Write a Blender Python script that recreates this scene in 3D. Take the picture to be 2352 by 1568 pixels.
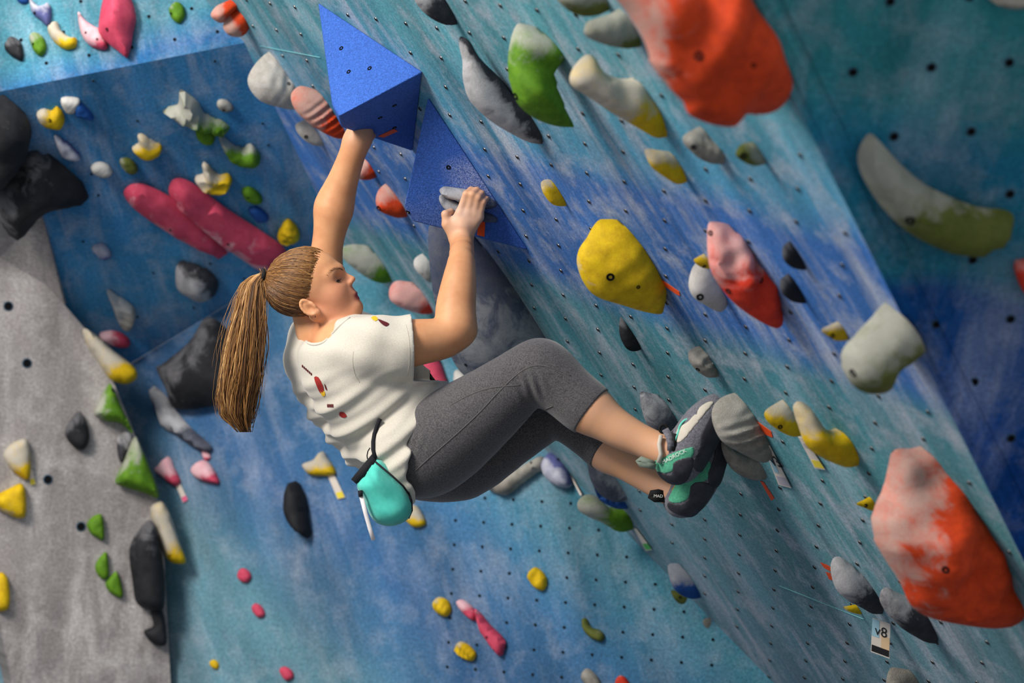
import bpy, bmesh, math, random
import numpy as np
from mathutils import Vector, Matrix, geometry
from mathutils.bvhtree import BVHTree

random.seed(7); RNG = np.random.default_rng(7)
for o in list(bpy.data.objects): bpy.data.objects.remove(o)
S = bpy.context.scene
COL = S.collection

# ------------------------------------------------------------------ camera
F = 6737.0                      # focal length in pixels of the 2352 x 1568 frame
WU = np.array([.42091445, .15415881, -.89390496])   # along the main wall (camera axes: right, down, forward)
WV = np.array([.50252127, .78078679, .37127396])    # down the main wall
WN = -np.cross(WU, WV)                              # out of the main wall
T0 = np.array([-.186866, -.782473, 7.324861])       # a bolt hole of the main wall
OVER = math.radians(40)
G = math.cos(OVER) * WV + math.sin(OVER) * WN       # gravity
Zw = -G / np.linalg.norm(G)
fw = np.array([0, 0, 1.0]); Yw = fw - Zw * (fw @ Zw); Yw /= np.linalg.norm(Yw)
Xw = np.cross(Yw, Zw)
M = np.stack([Xw, Yw, Zw])                          # camera axes -> world
CP = np.array([0, 0, 2.9])
def W(p): return np.asarray(p, float) @ M.T + CP
cam = bpy.data.cameras.new('camera'); camo = bpy.data.objects.new('camera', cam); COL.objects.link(camo)
cam.sensor_width = 36; cam.lens = F / 2352 * 36; cam.clip_end = 100
c0, c1, c2 = M @ [1, 0, 0], M @ [0, -1, 0], M @ [0, 0, -1]
camo.matrix_world = Matrix(((c0[0], c1[0], c2[0], CP[0]), (c0[1], c1[1], c2[1], CP[1]), (c0[2], c1[2], c2[2], CP[2]), (0, 0, 0, 1)))
S.camera = camo
cam.dof.use_dof = True; cam.dof.focus_distance = 7.72; cam.dof.aperture_fstop = 2.3

# ------------------------------------------------------------------ light
S.view_settings.view_transform = 'Standard'; S.view_settings.look = 'None'
S.view_settings.exposure = -0.06; S.view_settings.gamma = 1.0
wd = bpy.data.worlds.new('hall_light'); S.world = wd; wd.use_nodes = True
wd.node_tree.nodes['Background'].inputs[0].default_value = (.90, .94, 1.0, 1)
wd.node_tree.nodes['Background'].inputs[1].default_value = .56
def area_light(name, pos, target, size, power, color):
    l = bpy.data.lights.new(name, 'AREA'); l.energy = power; l.size = size; l.color = color; l.shape = 'SQUARE'
    o = bpy.data.objects.new(name, l); COL.objects.link(o)
    p, t = Vector(W(pos)), Vector(W(target)); o.location = p
    o.rotation_euler = (t - p).to_track_quat('-Z', 'Y').to_euler()
    return o
area_light('hall_lamp_bank', (-3.9, -3.6, 4.6), (-.1, 0, 8.0), 1.9, 520, (1, .94, .86))
area_light('ceiling_lamp_bank', (-.9, -4.6, 7.0), (.1, 0, 8.0), 2.2, 130, (1, .96, .9))

# ------------------------------------------------------------------ helpers
def lin(c):
    c = c / 255.0
    return c / 12.92 if c <= .04045 else ((c + .055) / 1.055) ** 2.4
def rgb(r, g, b): return (lin(r), lin(g), lin(b), 1)
def ray(x, y): return np.array([(x - 1176) / F, (y - 784) / F, 1.0])
def proj(p):
    p = np.atleast_2d(p); return np.stack([p[:, 0] / p[:, 2] * F + 1176, p[:, 1] / p[:, 2] * F + 784], 1)
class Plane:
    def __init__(s, p, n, u=None):
        s.p = np.asarray(p, float); n = np.asarray(n, float); n = n / np.linalg.norm(n)
        if n @ s.p > 0: n = -n
        s.n = n
        if u is None: u = np.cross(n, G); u = u if u[0] > 0 else -u
        u = u - n * (u @ n); s.u = u / np.linalg.norm(u)
        v = np.cross(s.n, s.u); s.v = v if v @ G > 0 else -v
    def hit(s, x, y, h=0.0):
        d = ray(x, y); return d * ((s.p @ s.n + h) / (d @ s.n))
    def uv(s, p): q = np.atleast_2d(p) - s.p; return np.stack([q @ s.u, q @ s.v, q @ s.n], 1)
def plane3(a, b, c): return Plane(a, np.cross(b - a, c - a))

def mesh_of(name, V, faces, mats, origin, smooth=True, sharp=None, mat_idx=None, attrs=None):
    """V in camera axes"""
    me = bpy.data.meshes.new(name)
    me.from_pydata([tuple(x) for x in (W(V) - origin)], [], [tuple(int(i) for i in f) for f in faces])
    for m in (mats if isinstance(mats, (list, tuple)) else [mats]): me.materials.append(m)
    if mat_idx is not None: me.polygons.foreach_set('material_index', np.asarray(mat_idx, dtype=np.int32))
    if attrs:
        for k, a in attrs.items():
            a = np.asarray(a, dtype=np.float32)
            if a.ndim == 1: at = me.attributes.new(k, 'FLOAT', 'POINT'); at.data.foreach_set('value', a)
            else: at = me.attributes.new(k, 'FLOAT_VECTOR', 'POINT'); at.data.foreach_set('vector', a.ravel())
    if smooth:
        me.polygons.foreach_set('use_smooth', np.ones(len(me.polygons), dtype=bool))
        if sharp is not None: me.set_sharp_from_angle(angle=math.radians(sharp))
    me.update()
    return me
def obj(name, V, faces, mats, parent=None, origin=None, **kw):
    V = np.asarray(V, float)
    org = W(V.mean(0)) if origin is None else W(origin)
    o = bpy.data.objects.new(name, mesh_of(name, V, faces, mats, org, **kw)); COL.objects.link(o)
    place(o, org, parent)
    return o
def place(o, org, parent):
    if parent is not None:
        o.parent = parent; o.location = Vector(org) - Vector(parent['_org'])
    else: o.location = Vector(org)
    o['_org'] = tuple(float(x) for x in org)
def empty(name, p):
    o = bpy.data.objects.new(name, None); COL.objects.link(o); place(o, W(p), None); o.empty_display_size = .05
    return o
def tag(o, label=None, cat=None, group=None, kind=None):
    if label: o['label'] = label
    if cat: o['category'] = cat
    if group: o['group'] = group
    if kind: o['kind'] = kind
    return o
def pts(s): return np.array([[float(c) for c in q.split(',')] for q in s.split()])
def smooth_poly(P, n=4):
    P = np.asarray(P, float); k = len(P); out = []
    for i in range(k):
        a, b, c, d = P[i - 1], P[i], P[(i + 1) % k], P[(i + 2) % k]
        for t in np.arange(n) / n:
            out.append(.5 * ((2 * b) + (-a + c) * t + (2 * a - 5 * b + 4 * c - d) * t * t + (-a + 3 * b - 3 * c + d) * t ** 3))
    return np.array(out)
def inside(P, Q):
    x, y = Q[:, 0], Q[:, 1]; r = np.zeros(len(Q), bool); j = len(P) - 1
    for i in range(len(P)):
        xi, yi = P[i]; xj, yj = P[j]
        if abs(yj - yi) > 1e-12:
            r ^= ((yi > y) != (yj > y)) & (x < (xj - xi) * (y - yi) / (yj - yi) + xi)
        j = i
    return r
def bdist(P, Q):
    d = np.full(len(Q), 1e9)
    for i in range(len(P)):
        a, b = P[i - 1], P[i]; ab = b - a
        t = np.clip(((Q - a) @ ab) / max(ab @ ab, 1e-18), 0, 1)
        d = np.minimum(d, np.linalg.norm(Q - a - t[:, None] * ab, axis=1))
    return d
def fill2d(P, res=13):
    """triangulated inside of an outline: points, triangles, number of rim points"""
    lo, hi = P.min(0), P.max(0); s = math.sqrt((hi - lo).prod()) / res
    gx, gy = np.meshgrid(np.arange(lo[0], hi[0], s), np.arange(lo[1], hi[1], s))
    gx = gx + (np.arange(gx.shape[0]) % 2)[:, None] * s * .5
    Q = np.stack([gx.ravel(), gy.ravel()], 1)
    Q = Q[inside(P, Q)]
    if len(Q): Q = Q[bdist(P, Q) > s * .45]
    n = len(P); A = np.concatenate([P, Q]) if len(Q) else P
    vo, eo, fo, *_ = geometry.delaunay_2d_cdt([Vector(a) for a in A], [(i, (i + 1) % n) for i in range(n)], [list(range(n))], 1, 1e-7)
    return np.array([[a.x, a.y] for a in vo]), [list(f) for f in fo]
def two_sided(P, wtop, wbot, res=13, p=2.0, bump=.1, seed=0, rib=None):
    """pillow from an outline: returns (x,y,z) with z in [-wbot, wtop]"""
    A, T = fill2d(P, res); d = bdist(P, A); D = d.max()
    t = np.clip(d / D, 0, 1); prof = (1 - (1 - t) ** p) ** (1 / p)
    rg = np.random.default_rng(seed); sz = np.ptp(P, axis=0).max()
    nz = sum(np.sin((A @ rg.normal(size=2)) * (5 * (k + 1)) / sz * 1.6 + rg.uniform(0, 6.28)) / (k + 1) for k in range(4))
    prof = prof * (1 + bump * nz * prof)
    if rib is not None:
        dv = np.array(rib[:2]); dv = dv / np.linalg.norm(dv); prof = prof * (1 - rib[3] * (.5 + .5 * np.cos((A @ dv) / sz * rib[2] * 2 * math.pi)) * np.clip((A @ dv - np.median(A @ dv)) / sz * 4 + 1, 0, 1))
    rim = d < 1e-6 * sz + 1e-9
    n = len(A); idx = np.arange(n); low = np.where(rim, idx, -1)
    extra = idx[~rim]; low[extra] = n + np.arange(len(extra))
    V = np.concatenate([np.c_[A, prof * wtop], np.c_[A[extra], -prof[extra] * wbot]])
    Fc = [tuple(f) for f in T] + [tuple(low[i] for i in reversed(f)) for f in T]
    return V, Fc
def flush(V, faces, p, n):
    """cut a mesh (camera axes) flat where it meets the plane p,n; keep the n side"""
    bm = bmesh.new(); vs = [bm.verts.new(x) for x in V]
    for f in faces:
        try: bm.faces.new([vs[i] for i in f])
        except ValueError: pass
    bmesh.ops.recalc_face_normals(bm, faces=bm.faces)
    r = bmesh.ops.bisect_plane(bm, geom=bm.verts[:] + bm.edges[:] + bm.faces[:], plane_co=Vector(p), plane_no=Vector(n), clear_inner=True)
    ed = [e for e in bm.edges if e.is_boundary]
    if ed: bmesh.ops.holes_fill(bm, edges=ed, sides=0)
    bm.verts.index_update()
    V2 = np.array([v.co[:] for v in bm.verts]); F2 = [[v.index for v in f.verts] for f in bm.faces]
    bm.free(); return V2, F2
def bvh_of(V, faces): return BVHTree.FromPolygons([tuple(x) for x in V], [tuple(int(i) for i in f) for f in faces])
def cast(bvh, x, y):
    d = Vector(ray(x, y)).normalized(); r = bvh.ray_cast(Vector((0, 0, 0)), d)
    return (None, None) if r[0] is None else (np.array(r[0]), np.array(r[1]))

# ------------------------------------------------------------------ materials
MATS = {}
def nodes(name, rough=.8, spec=.25):
    m = bpy.data.materials.new(name); m.use_nodes = True; nt = m.node_tree
    b = nt.nodes['Principled BSDF']; b.inputs['Roughness'].default_value = rough; b.inputs['Specular IOR Level'].default_value = spec
    return m, nt, b
def nd(nt, typ, **kw):
    n = nt.nodes.new(typ)
    for k, v in kw.items():
        if k in n.inputs: n.inputs[k].default_value = v
        else: setattr(n, k, v)
    return n
def mixc(nt, fac, a, b, blend='MIX'):
    n = nt.nodes.new('ShaderNodeMix'); n.data_type = 'RGBA'; n.blend_type = blend
    for i, v in ((0, fac), (6, a), (7, b)):
        if isinstance(v, (int, float)): n.inputs[i].default_value = v
        elif isinstance(v, tuple): n.inputs[i].default_value = v
        else: nt.links.new(v, n.inputs[i])
    return n.outputs[2]
def ramp(nt, fac, stops, interp='LINEAR'):
    n = nt.nodes.new('ShaderNodeValToRGB'); n.color_ramp.interpolation = interp
    e = n.color_ramp.elements
    while len(e) > 1: e.remove(e[0])
    for i, (p, c) in enumerate(stops):
        x = e[0] if i == 0 else e.new(p)
        x.position = p; x.color = c if isinstance(c, tuple) else (c, c, c, 1)
    nt.links.new(fac, n.inputs[0]); return n.outputs[0]
def math_n(nt, op, a, b=None, c=None):
    n = nt.nodes.new('ShaderNodeMath'); n.operation = op
    for i, v in enumerate((a, b, c)):
        if v is None: continue
        if isinstance(v, (int, float)): n.inputs[i].default_value = v
        else: nt.links.new(v, n.inputs[i])
    return n.outputs[0]
def noise(nt, vec, scale, detail=3, rough=.55, dist=0):
    n = nd(nt, 'ShaderNodeTexNoise', Scale=scale, Detail=detail, Roughness=rough, Distortion=dist)
    if vec is not None: nt.links.new(vec, n.inputs['Vector'])
    return n.outputs[0]
def bump(nt, b, h, dist=.002, strength=.5):
    n = nd(nt, 'ShaderNodeBump', Distance=dist, Strength=strength); nt.links.new(h, n.inputs['Height']); nt.links.new(n.outputs[0], b.inputs['Normal'])
def objvec(nt): return nd(nt, 'ShaderNodeTexCoord').outputs['Object']
def mapped(nt, vec, sc, loc=(0, 0, 0), rz=0):
    n = nt.nodes.new('ShaderNodeMapping'); n.inputs['Scale'].default_value = sc; n.inputs['Location'].default_value = loc; n.inputs['Rotation'].default_value = (0, 0, rz)
    nt.links.new(vec, n.inputs[0]); return n.outputs[0]

def wall_mat(name, stops, lo, hi, slope=0, warp=.12, streak=(10, 1.3), chalk=.55, seed=0, streak_rot=0, chalk_col=rgb(176, 182, 196), dark=.35):
    """painted plywood: colour bands down the wall (attribute wuv = metres along, down, out), chalk dust smeared down the fall line"""
    m, nt, b = nodes(name, .88, .12)
    at = nd(nt, 'ShaderNodeAttribute', attribute_name='wuv'); vec = at.outputs['Vector']
    vec = mapped(nt, vec, (1, 1, 1), (seed * 3.1, 0, 0))
    sep = nt.nodes.new('ShaderNodeSeparateXYZ'); nt.links.new(at.outputs['Vector'], sep.inputs[0])
    n1 = noise(nt, vec, 1.3, 3, .6)
    n1b = noise(nt, vec, 6, 4, .6)
    c = math_n(nt, 'ADD', sep.outputs[1], math_n(nt, 'MULTIPLY', sep.outputs[0], slope))
    c = math_n(nt, 'ADD', c, math_n(nt, 'MULTIPLY_ADD', n1, warp * 2, -warp))
    c = math_n(nt, 'ADD', c, math_n(nt, 'MULTIPLY_ADD', n1b, warp * .5, -warp * .25))
    c = math_n(nt, 'DIVIDE', math_n(nt, 'SUBTRACT', c, lo), hi - lo)
    col = ramp(nt, c, stops)
    # smears of chalk and of rubber along the fall line
    sv = mapped(nt, vec, (streak[0], streak[1], 1), (seed, 0, 0), 0)
    if streak_rot:
        sv = mapped(nt, mapped(nt, vec, (1, 1, 1), (0, 0, 0), streak_rot), (streak[0], streak[1], 1))
    s1 = noise(nt, sv, 1.0, 6, .68, .5)
    s2 = noise(nt, mapped(nt, sv, (1.9, 1.4, 1), (7.7, 3.3, 0)), 1.0, 4, .6, .2)
    patch = noise(nt, vec, 2.2, 3, .6)
    k1 = math_n(nt, 'MULTIPLY', ramp(nt, s1, [(.46, 0.0), (.68, 1.0)]), ramp(nt, patch, [(.40, .10), (.60, 1.0)]))
    col = mixc(nt, math_n(nt, 'MULTIPLY', k1, chalk), col, chalk_col)
    col = mixc(nt, math_n(nt, 'MULTIPLY', ramp(nt, s2, [(.56, 0.0), (.80, 1.0)]), dark), col, rgb(38, 62, 84), 'MIX')
    s3 = noise(nt, mapped(nt, sv, (.38, .6, 1), (2.2, 9.1, 0)), 1.0, 3, .55, .4)
    col = mixc(nt, .55, col, ramp(nt, s3, [(.32, .22), (.5, .5), (.68, .80)]), 'OVERLAY')
    blot = noise(nt, vec, 9, 5, .65)
    col = mixc(nt, math_n(nt, 'MULTIPLY', ramp(nt, blot, [(.50, 0.0), (.72, 1.0)]), .42 * chalk / .55), col, chalk_col)
    g = math_n(nt, 'ADD', math_n(nt, 'MULTIPLY', noise(nt, vec, 250, 3, .7), .5), math_n(nt, 'MULTIPLY', noise(nt, vec, 105, 3, .7), .5))
    col = mixc(nt, .5, col, ramp(nt, g, [(.34, .10), (.5, .5), (.66, 1.0)]), 'OVERLAY')
    nt.links.new(col, b.inputs['Base Color'])
    bump(nt, b, g, .0016, .45)
    return m

def hold_mat(key, base, base2=None, chalk=rgb(196, 196, 194), rough=.72, tex=1.0):
    """moulded resin with dust where hands and shoes rub it (attribute chalk)"""
    if key in MATS: return MATS[key]
    m, nt, b = nodes('resin_' + key, rough, .28)
    vec = objvec(nt); at = nd(nt, 'ShaderNodeAttribute', attribute_name='chalk')
    n1 = noise(nt, vec, 13, 6, .7, .6); n2 = noise(nt, vec, 34, 5, .65)
    col = mixc(nt, ramp(nt, n2, [(.35, 0.0), (.7, 1.0)]), base, base2 or tuple(x * .62 for x in base[:3]) + (1,))
    k = math_n(nt, 'ADD', at.outputs['Fac'], math_n(nt, 'MULTIPLY_ADD', n1, 2.2, -1.1))
    k = math_n(nt, 'ADD', k, math_n(nt, 'MULTIPLY_ADD', n2, .4, -.2))
    kk = ramp(nt, k, [(.30, 0.0), (.62, .62), (.95, .93)])
    col = mixc(nt, kk, col, chalk)
    g = noise(nt, vec, 420, 2, .6)
    col = mixc(nt, .16, col, ramp(nt, g, [(.3, .1), (.7, 1.0)]), 'OVERLAY')
    nt.links.new(col, b.inputs['Base Color']); bump(nt, b, math_n(nt, 'ADD', g, math_n(nt, 'MULTIPLY', n2, .8)), .0012 * tex, .5)
    MATS[key] = m; return m
def plain(key, c, rough=.7, spec=.3, metal=0, bumpscale=None, var=.0, bdist=.001, c2=None, vscale=30):
    if key in MATS: return MATS[key]
    m, nt, b = nodes(key, rough, spec); b.inputs['Metallic'].default_value = metal
    vec = objvec(nt)
    n = noise(nt, vec, vscale, 4, .6)
    col = mixc(nt, ramp(nt, n, [(.35, 0.0), (.68, 1.0)]), c, c2 or tuple(x * (1 - var) for x in c[:3]) + (1,))
    nt.links.new(col, b.inputs['Base Color'])
    if bumpscale: bump(nt, b, noise(nt, vec, bumpscale, 3, .6), bdist, .6)
    MATS[key] = m; return m
DARK = plain('dark_recess', rgb(14, 14, 16), .9, .1)
STEEL = plain('bolt_steel', rgb(120, 120, 122), .45, .5, 1.0, var=.3)
DULL = plain('bolt_dull', rgb(58, 84, 104), .7, .3, 0, var=.3)
TAPE = plain('orange_tape', rgb(235, 84, 30), .65, .3, var=.12)
# ------------------------------------------------------------------ walls
MAIN = Plane(T0, WN, WU)
V0, V1, V3 = MAIN.hit(561, 98), MAIN.hit(775, 545), MAIN.hit(1750, 1540)
E1 = np.array([-.98, .196, -.0])
LEFT = Plane(V0, np.cross(V1 - V0, E1), -E1)
LOWER = plane3(V1, V3, LEFT.hit(440, 750))
TOP = Plane(V0, np.cross(E1, MAIN.hit(472, 0) - V0), -E1)
RC0, RC1 = MAIN.hit(1710, 0), MAIN.hit(2352, 1290)
RIGHT = Plane(RC0, np.cross(RC1 - RC0, np.array([1, -.05, .1])))

def wall(name, plane, P, mat, thick=.04, label=None):
    P = np.asarray(P); n = len(P)
    V = np.concatenate([P, P - plane.n * thick])
    fr = list(range(n))
    nn = np.cross(P[1] - P[0], P[2] - P[0])
    area = sum((np.cross(P[i] - P[0], P[(i + 1) % n] - P[0]) for i in range(1, n - 1)), np.zeros(3))
    if area @ plane.n < 0: fr = fr[::-1]
    faces = [fr, [i + n for i in reversed(fr)]] + [[fr[(i + 1) % n], fr[i], fr[i] + n, fr[(i + 1) % n] + n] for i in range(n)]
    o = obj(name, V, faces, mat, smooth=False, attrs={'wuv': np.concatenate([plane.uv(P), plane.uv(P)])})
    tag(o, label, None, kind='structure'); return o

TEAL = rgb(84, 141, 150); TEAL2 = rgb(74, 136, 138); BLUE = rgb(52, 97, 164); DBLUE = rgb(44, 84, 142); SKY = rgb(72, 140, 178); DTEAL = rgb(62, 112, 122)
m_main = wall_mat('paint_main', [(0, rgb(92, 154, 162)), (.20, rgb(86, 150, 164)), (.30, rgb(76, 142, 178)), (.335, rgb(60, 108, 176)), (.47, rgb(62, 110, 178)), (.505, rgb(74, 134, 150)), (.62, rgb(86, 146, 154)), (.80, rgb(100, 142, 154)), (1, rgb(104, 138, 152))], -.5, 2.3, 0, .07, chalk=.92, seed=1, dark=.5)
m_left = wall_mat('paint_left', [(0, rgb(58, 122, 172)), (.3, rgb(60, 126, 178)), (.5, rgb(66, 136, 180)), (.75, rgb(60, 114, 172)), (1, rgb(66, 126, 180))], -.2, 1.6, .3, .35, chalk=.52, seed=2, streak=(15, 2.2))
m_lower = wall_mat('paint_lower', [(0, rgb(60, 116, 142)), (.12, rgb(72, 128, 146)), (.30, rgb(62, 108, 148)), (.52, rgb(58, 96, 140)), (.62, rgb(68, 110, 144)), (.73, rgb(88, 130, 146)), (1, rgb(90, 128, 142))], -.1, 1.75, -.62, .16, chalk=.34, seed=3, streak=(9, 1.6), streak_rot=.55, dark=.25)
m_top = wall_mat('paint_top', [(0, rgb(72, 128, 144)), (.45, rgb(68, 128, 148)), (.66, rgb(46, 100, 154)), (.8, rgb(54, 116, 156)), (1, rgb(66, 128, 152))], -.35, .12, .08, .14, chalk=.36, seed=4, streak=(14, 2.5))
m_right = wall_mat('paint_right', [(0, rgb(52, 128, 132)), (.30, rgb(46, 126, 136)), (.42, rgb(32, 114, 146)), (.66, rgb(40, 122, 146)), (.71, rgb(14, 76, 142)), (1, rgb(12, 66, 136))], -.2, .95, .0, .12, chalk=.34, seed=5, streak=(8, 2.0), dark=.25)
m_grey = wall_mat('paint_grey', [(0, rgb(156, 151, 150)), (.5, rgb(140, 135, 135)), (1, rgb(134, 129, 129))], -1, 1.2, 0, .2, chalk=.7, seed=6, streak=(12, 2.5), chalk_col=rgb(194, 191, 190), dark=.05)

xl = lambda plane, a, b, y: plane.hit(a, b)
pTL = MAIN.hit(244, -251)                                   # crease main/top, carried above the frame
pV3 = MAIN.hit(2416, 2220)                                  # crease main/lower, carried below the frame
pR0, pR1 = MAIN.hit(1576, -270), MAIN.hit(2810, 2210)       # crease main/right
pL0 = LEFT.hit(-760, 362)                                   # edge top/left, carried left
pQ = LEFT.hit(-174, 1126)                                      # crease left/lower
w_main = wall('wall_main', MAIN, [V0, pTL, pR0, pR1, pV3, V1], m_main, label='steep overhanging climbing wall painted in teal and blue bands')
w_left = wall('wall_left', LEFT, [V0, V1, LEFT.hit(250, 866), LEFT.hit(225, 790), LEFT.hit(148, 700), LEFT.hit(95, 488), LEFT.hit(-760, 372), pL0], m_left, label='dark blue overhanging panel left of the climber')
w_lower = wall('wall_lower', LOWER, [V1, pV3, LOWER.hit(2416, 2300), LOWER.hit(-760, 2300), LOWER.hit(-760, 1400), pQ], m_lower, label='blue and teal panel below the climber')
w_top = wall('wall_top', TOP, [V0, pL0, TOP.hit(-760, -300), pTL], m_top, label='brightly lit pale blue panel at the upper left')
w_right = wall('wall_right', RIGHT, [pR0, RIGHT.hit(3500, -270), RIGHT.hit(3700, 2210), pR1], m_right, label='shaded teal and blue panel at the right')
# filler strips along the joint of the right panel
RU = RIGHT.u
def strip(name, off0, off1, lift, mat, label):
    a0, a1 = RIGHT.hit(1655, -112), RIGHT.hit(2520, 1640)
    d0 = RU * off0; d1 = RU * off1
    a = np.array([a0 + d0, a1 + d0, a1 + d1, a0 + d1])
    t = np.array([a0 + d0 * .8 + d1 * .2, a1 + d0 * .8 + d1 * .2, a1 + d1 * .8 + d0 * .2, a0 + d1 * .8 + d0 * .2]) + RIGHT.n * lift
    V = np.concatenate([a, t]); fs = [[4, 5, 6, 7], [0, 1, 5, 4], [1, 2, 6, 5], [2, 3, 7, 6], [3, 0, 4, 7]]
    fs = [f if np.cross(V[f[1]] - V[f[0]], V[f[2]] - V[f[0]]) @ RIGHT.n > 0 else f[::-1] for f in fs]
    o = obj(name, V, fs, mat, smooth=False, attrs={'wuv': RIGHT.uv(V)}); tag(o, label, None, kind='structure')
strip('trim_1', .016, .062, .006, m_right, 'painted filler strip beside the joint of the right panel')
strip('trim_2', .078, .090, .004, m_right, 'narrow painted bead on the right panel')
# grey wall at the lower left, standing proud of the blue panels
GREY = plane3(ray(148, 700) * 9.53, ray(392, 1568) * 9.575, ray(-100, 900) * 9.42)
gp = [(-760, 540), (-120, 570), (0, 590), (107, 655), (148, 700), (225, 790), (262, 880), (305, 985), (345, 1085), (368, 1170), (377, 1280), (383, 1400), (392, 1568), (420, 2250), (170, 2250), (27, 1568), (0, 1440), (-60, 1160), (-760, 1000)]
w_grey = wall('wall_grey', GREY, [GREY.hit(*p) for p in gp], m_grey, thick=.25, label='pale grey climbing wall at the lower left')
fa, fb, fc, fd, fe = GREY.hit(0, 590), GREY.hit(107, 655), GREY.hit(148, 700), LEFT.hit(95, 488), LEFT.hit(-760, 372)
fe2 = GREY.hit(-760, 540)
facV = np.array([fa, fb, fc, fd, fe, fe2]); pf = plane3(fa, fb, fd)
o = obj('wall_grey_facet', facV, [[0, 1, 3], [1, 2, 3], [0, 3, 4], [0, 4, 5]], m_grey, smooth=False, attrs={'wuv': GREY.uv(facV)})
o.modifiers.new('thickness', 'SOLIDIFY').thickness = .01
tag(o, 'shaded grey facet above the pale grey wall', None, kind='structure')
# crash mat floor under the walls, below the frame
fl = plain('mat_vinyl', rgb(96, 100, 108), .6, .3, bumpscale=60, var=.1)
fz = .0
ctr = W(np.array([0, 0, 8.0])); q = 7.0
me = bpy.data.meshes.new('floor'); me.from_pydata([(-q, -3, 0), (q, -3, 0), (q, 16, 0), (-q, 16, 0), (-q, -3, -.3), (q, -3, -.3), (q, 16, -.3), (-q, 16, -.3)], [], [(0, 1, 2, 3), (7, 6, 5, 4), (0, 4, 5, 1), (1, 5, 6, 2), (2, 6, 7, 3), (3, 7, 4, 0)])
me.materials.append(fl); o = bpy.data.objects.new('floor', me); COL.objects.link(o); tag(o, 'grey padded crash mat floor below the climbing walls', None, kind='structure')

# ------------------------------------------------------------------ bolt holes (t-nuts): parts of the walls
def nut_mesh(plane, r=.0085, rim=None):
    k = 12; a = np.arange(k) / k * 2 * math.pi
    ring = lambda rad, h: np.cos(a)[:, None] * plane.u * rad + np.sin(a)[:, None] * plane.v * rad + plane.n * h
    V = np.concatenate([ring(r * 1.28, .0002), ring(r * 1.16, .0022), ring(r, .0020), ring(r * .92, .0008)])
    fs = []; mi = []
    for lv in range(3):
        for i in range(k):
            j = (i + 1) % k; f = [lv * k + i, lv * k + j, lv * k + k + j, lv * k + k + i]
            fs.append(f); mi.append(0 if lv < 2 else 1)
    fs.append([3 * k + i for i in range(k)]); mi.append(1)
    fs = [f if np.cross(V[f[1]] - V[f[0]], V[f[2]] - V[f[0]]) @ plane.n > 0 else f[::-1] for f in fs]
    return mesh_of('t_nut', V, fs, [rim or STEEL, DARK], CP, smooth=False, mat_idx=mi)
def nuts(wallo, plane, org, du, dv, rng, poly, limit=290, r=.0085, stagger=.5, rim=None):
    me = nut_mesh(plane, r, rim); cand = []
    P = np.asarray(poly, float)
    for i in range(-rng, rng):
        for j in range(-rng, rng):
            p = org + du * (i - (j % 2) * stagger) + dv * j
            if p[2] < 2: continue
            q = proj(p)[0]
            if -10 < q[0] < 2362 and -10 < q[1] < 1578 and inside(P, q[None])[0]: cand.append((p[2], p))
    if limit < 30: random.shuffle(cand)
    else: cand.sort(key=lambda c: c[0])
    for _, p in cand[:limit]:
        o = bpy.data.objects.new('t_nut', me); COL.objects.link(o); place(o, W(p + plane.n * .0004), wallo)
SKIPN = []
nuts(w_main, MAIN, T0, WU * .2, WV * .1, 40, [(572, 98), (480, -30), (1690, -30), (2335, 1290), (2480, 1600), (1780, 1600), (1750, 1530), (1200, 965), (790, 545)], 300, .0054)
lo = LEFT.hit(603, 283)
nuts(w_left, LEFT, lo, LEFT.u * .125 * 0 + (LEFT.hit(671, 272) - lo), (LEFT.hit(616, 333) - lo), 20, [(540, 115), (20, 225), (20, 560), (110, 500), (140, 650), (240, 790), (440, 740), (740, 560)], 26, .0036, 0, DULL)
lo = LOWER.hit(1302, 1326)
nuts(w_lower, LOWER, lo, LOWER.hit(1369, 1331) - lo, LOWER.hit(1299, 1383) - lo, 26, [(980, 1130), (1290, 1090), (1700, 1530), (1700, 1570), (1000, 1570)], 240, .0040, 0, DULL)
lo = RIGHT.hit(2139, 154)
nuts(w_right, RIGHT, lo, RIGHT.hit(2318, 143) - lo, RIGHT.hit(2142, 307) - lo, 9, [(1900, -20), (2370, -20), (2370, 1120), (2080, 660)], 60, .0085, .5, DULL)
lo = TOP.hit(342, 38)
nuts(w_top, TOP, lo, TOP.hit(440, 20) - lo, TOP.hit(352, 100) - lo, 8, [(10, -5), (450, -5), (530, 95), (10, 200)], 14, .0045, .5, DULL)
me = nut_mesh(GREY, .013, DULL)
for q in [(19, 703), (62, 834), (110, 1101), (186, 1209)]:
    o = bpy.data.objects.new('t_nut', me); COL.objects.link(o); place(o, W(GREY.hit(*q) + GREY.n * .0004), w_grey)
# ------------------------------------------------------------------ climbing holds
def smooth01(x): x = np.clip(x, 0, 1); return x * x * (3 - 2 * x)
hold_mat('green', rgb(94, 138, 26), rgb(66, 110, 14), rgb(172, 170, 162)); hold_mat('olive', rgb(98, 104, 44), rgb(78, 88, 30), rgb(158, 158, 148)); hold_mat('yellow', rgb(222, 184, 16), rgb(186, 150, 8), rgb(184, 178, 168))
hold_mat('orange', rgb(220, 70, 22), rgb(178, 52, 16), rgb(194, 158, 146)); hold_mat('red', rgb(224, 62, 38), rgb(200, 48, 28), rgb(220, 170, 164)); hold_mat('grey', rgb(60, 60, 66), rgb(38, 38, 43), rgb(182, 180, 183))
hold_mat('black', rgb(34, 35, 40), rgb(20, 21, 25), rgb(104, 104, 108)); hold_mat('pink', rgb(204, 74, 100), rgb(184, 58, 86), rgb(222, 182, 190)); hold_mat('white', rgb(184, 178, 170), rgb(158, 152, 144), rgb(206, 203, 199))
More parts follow.
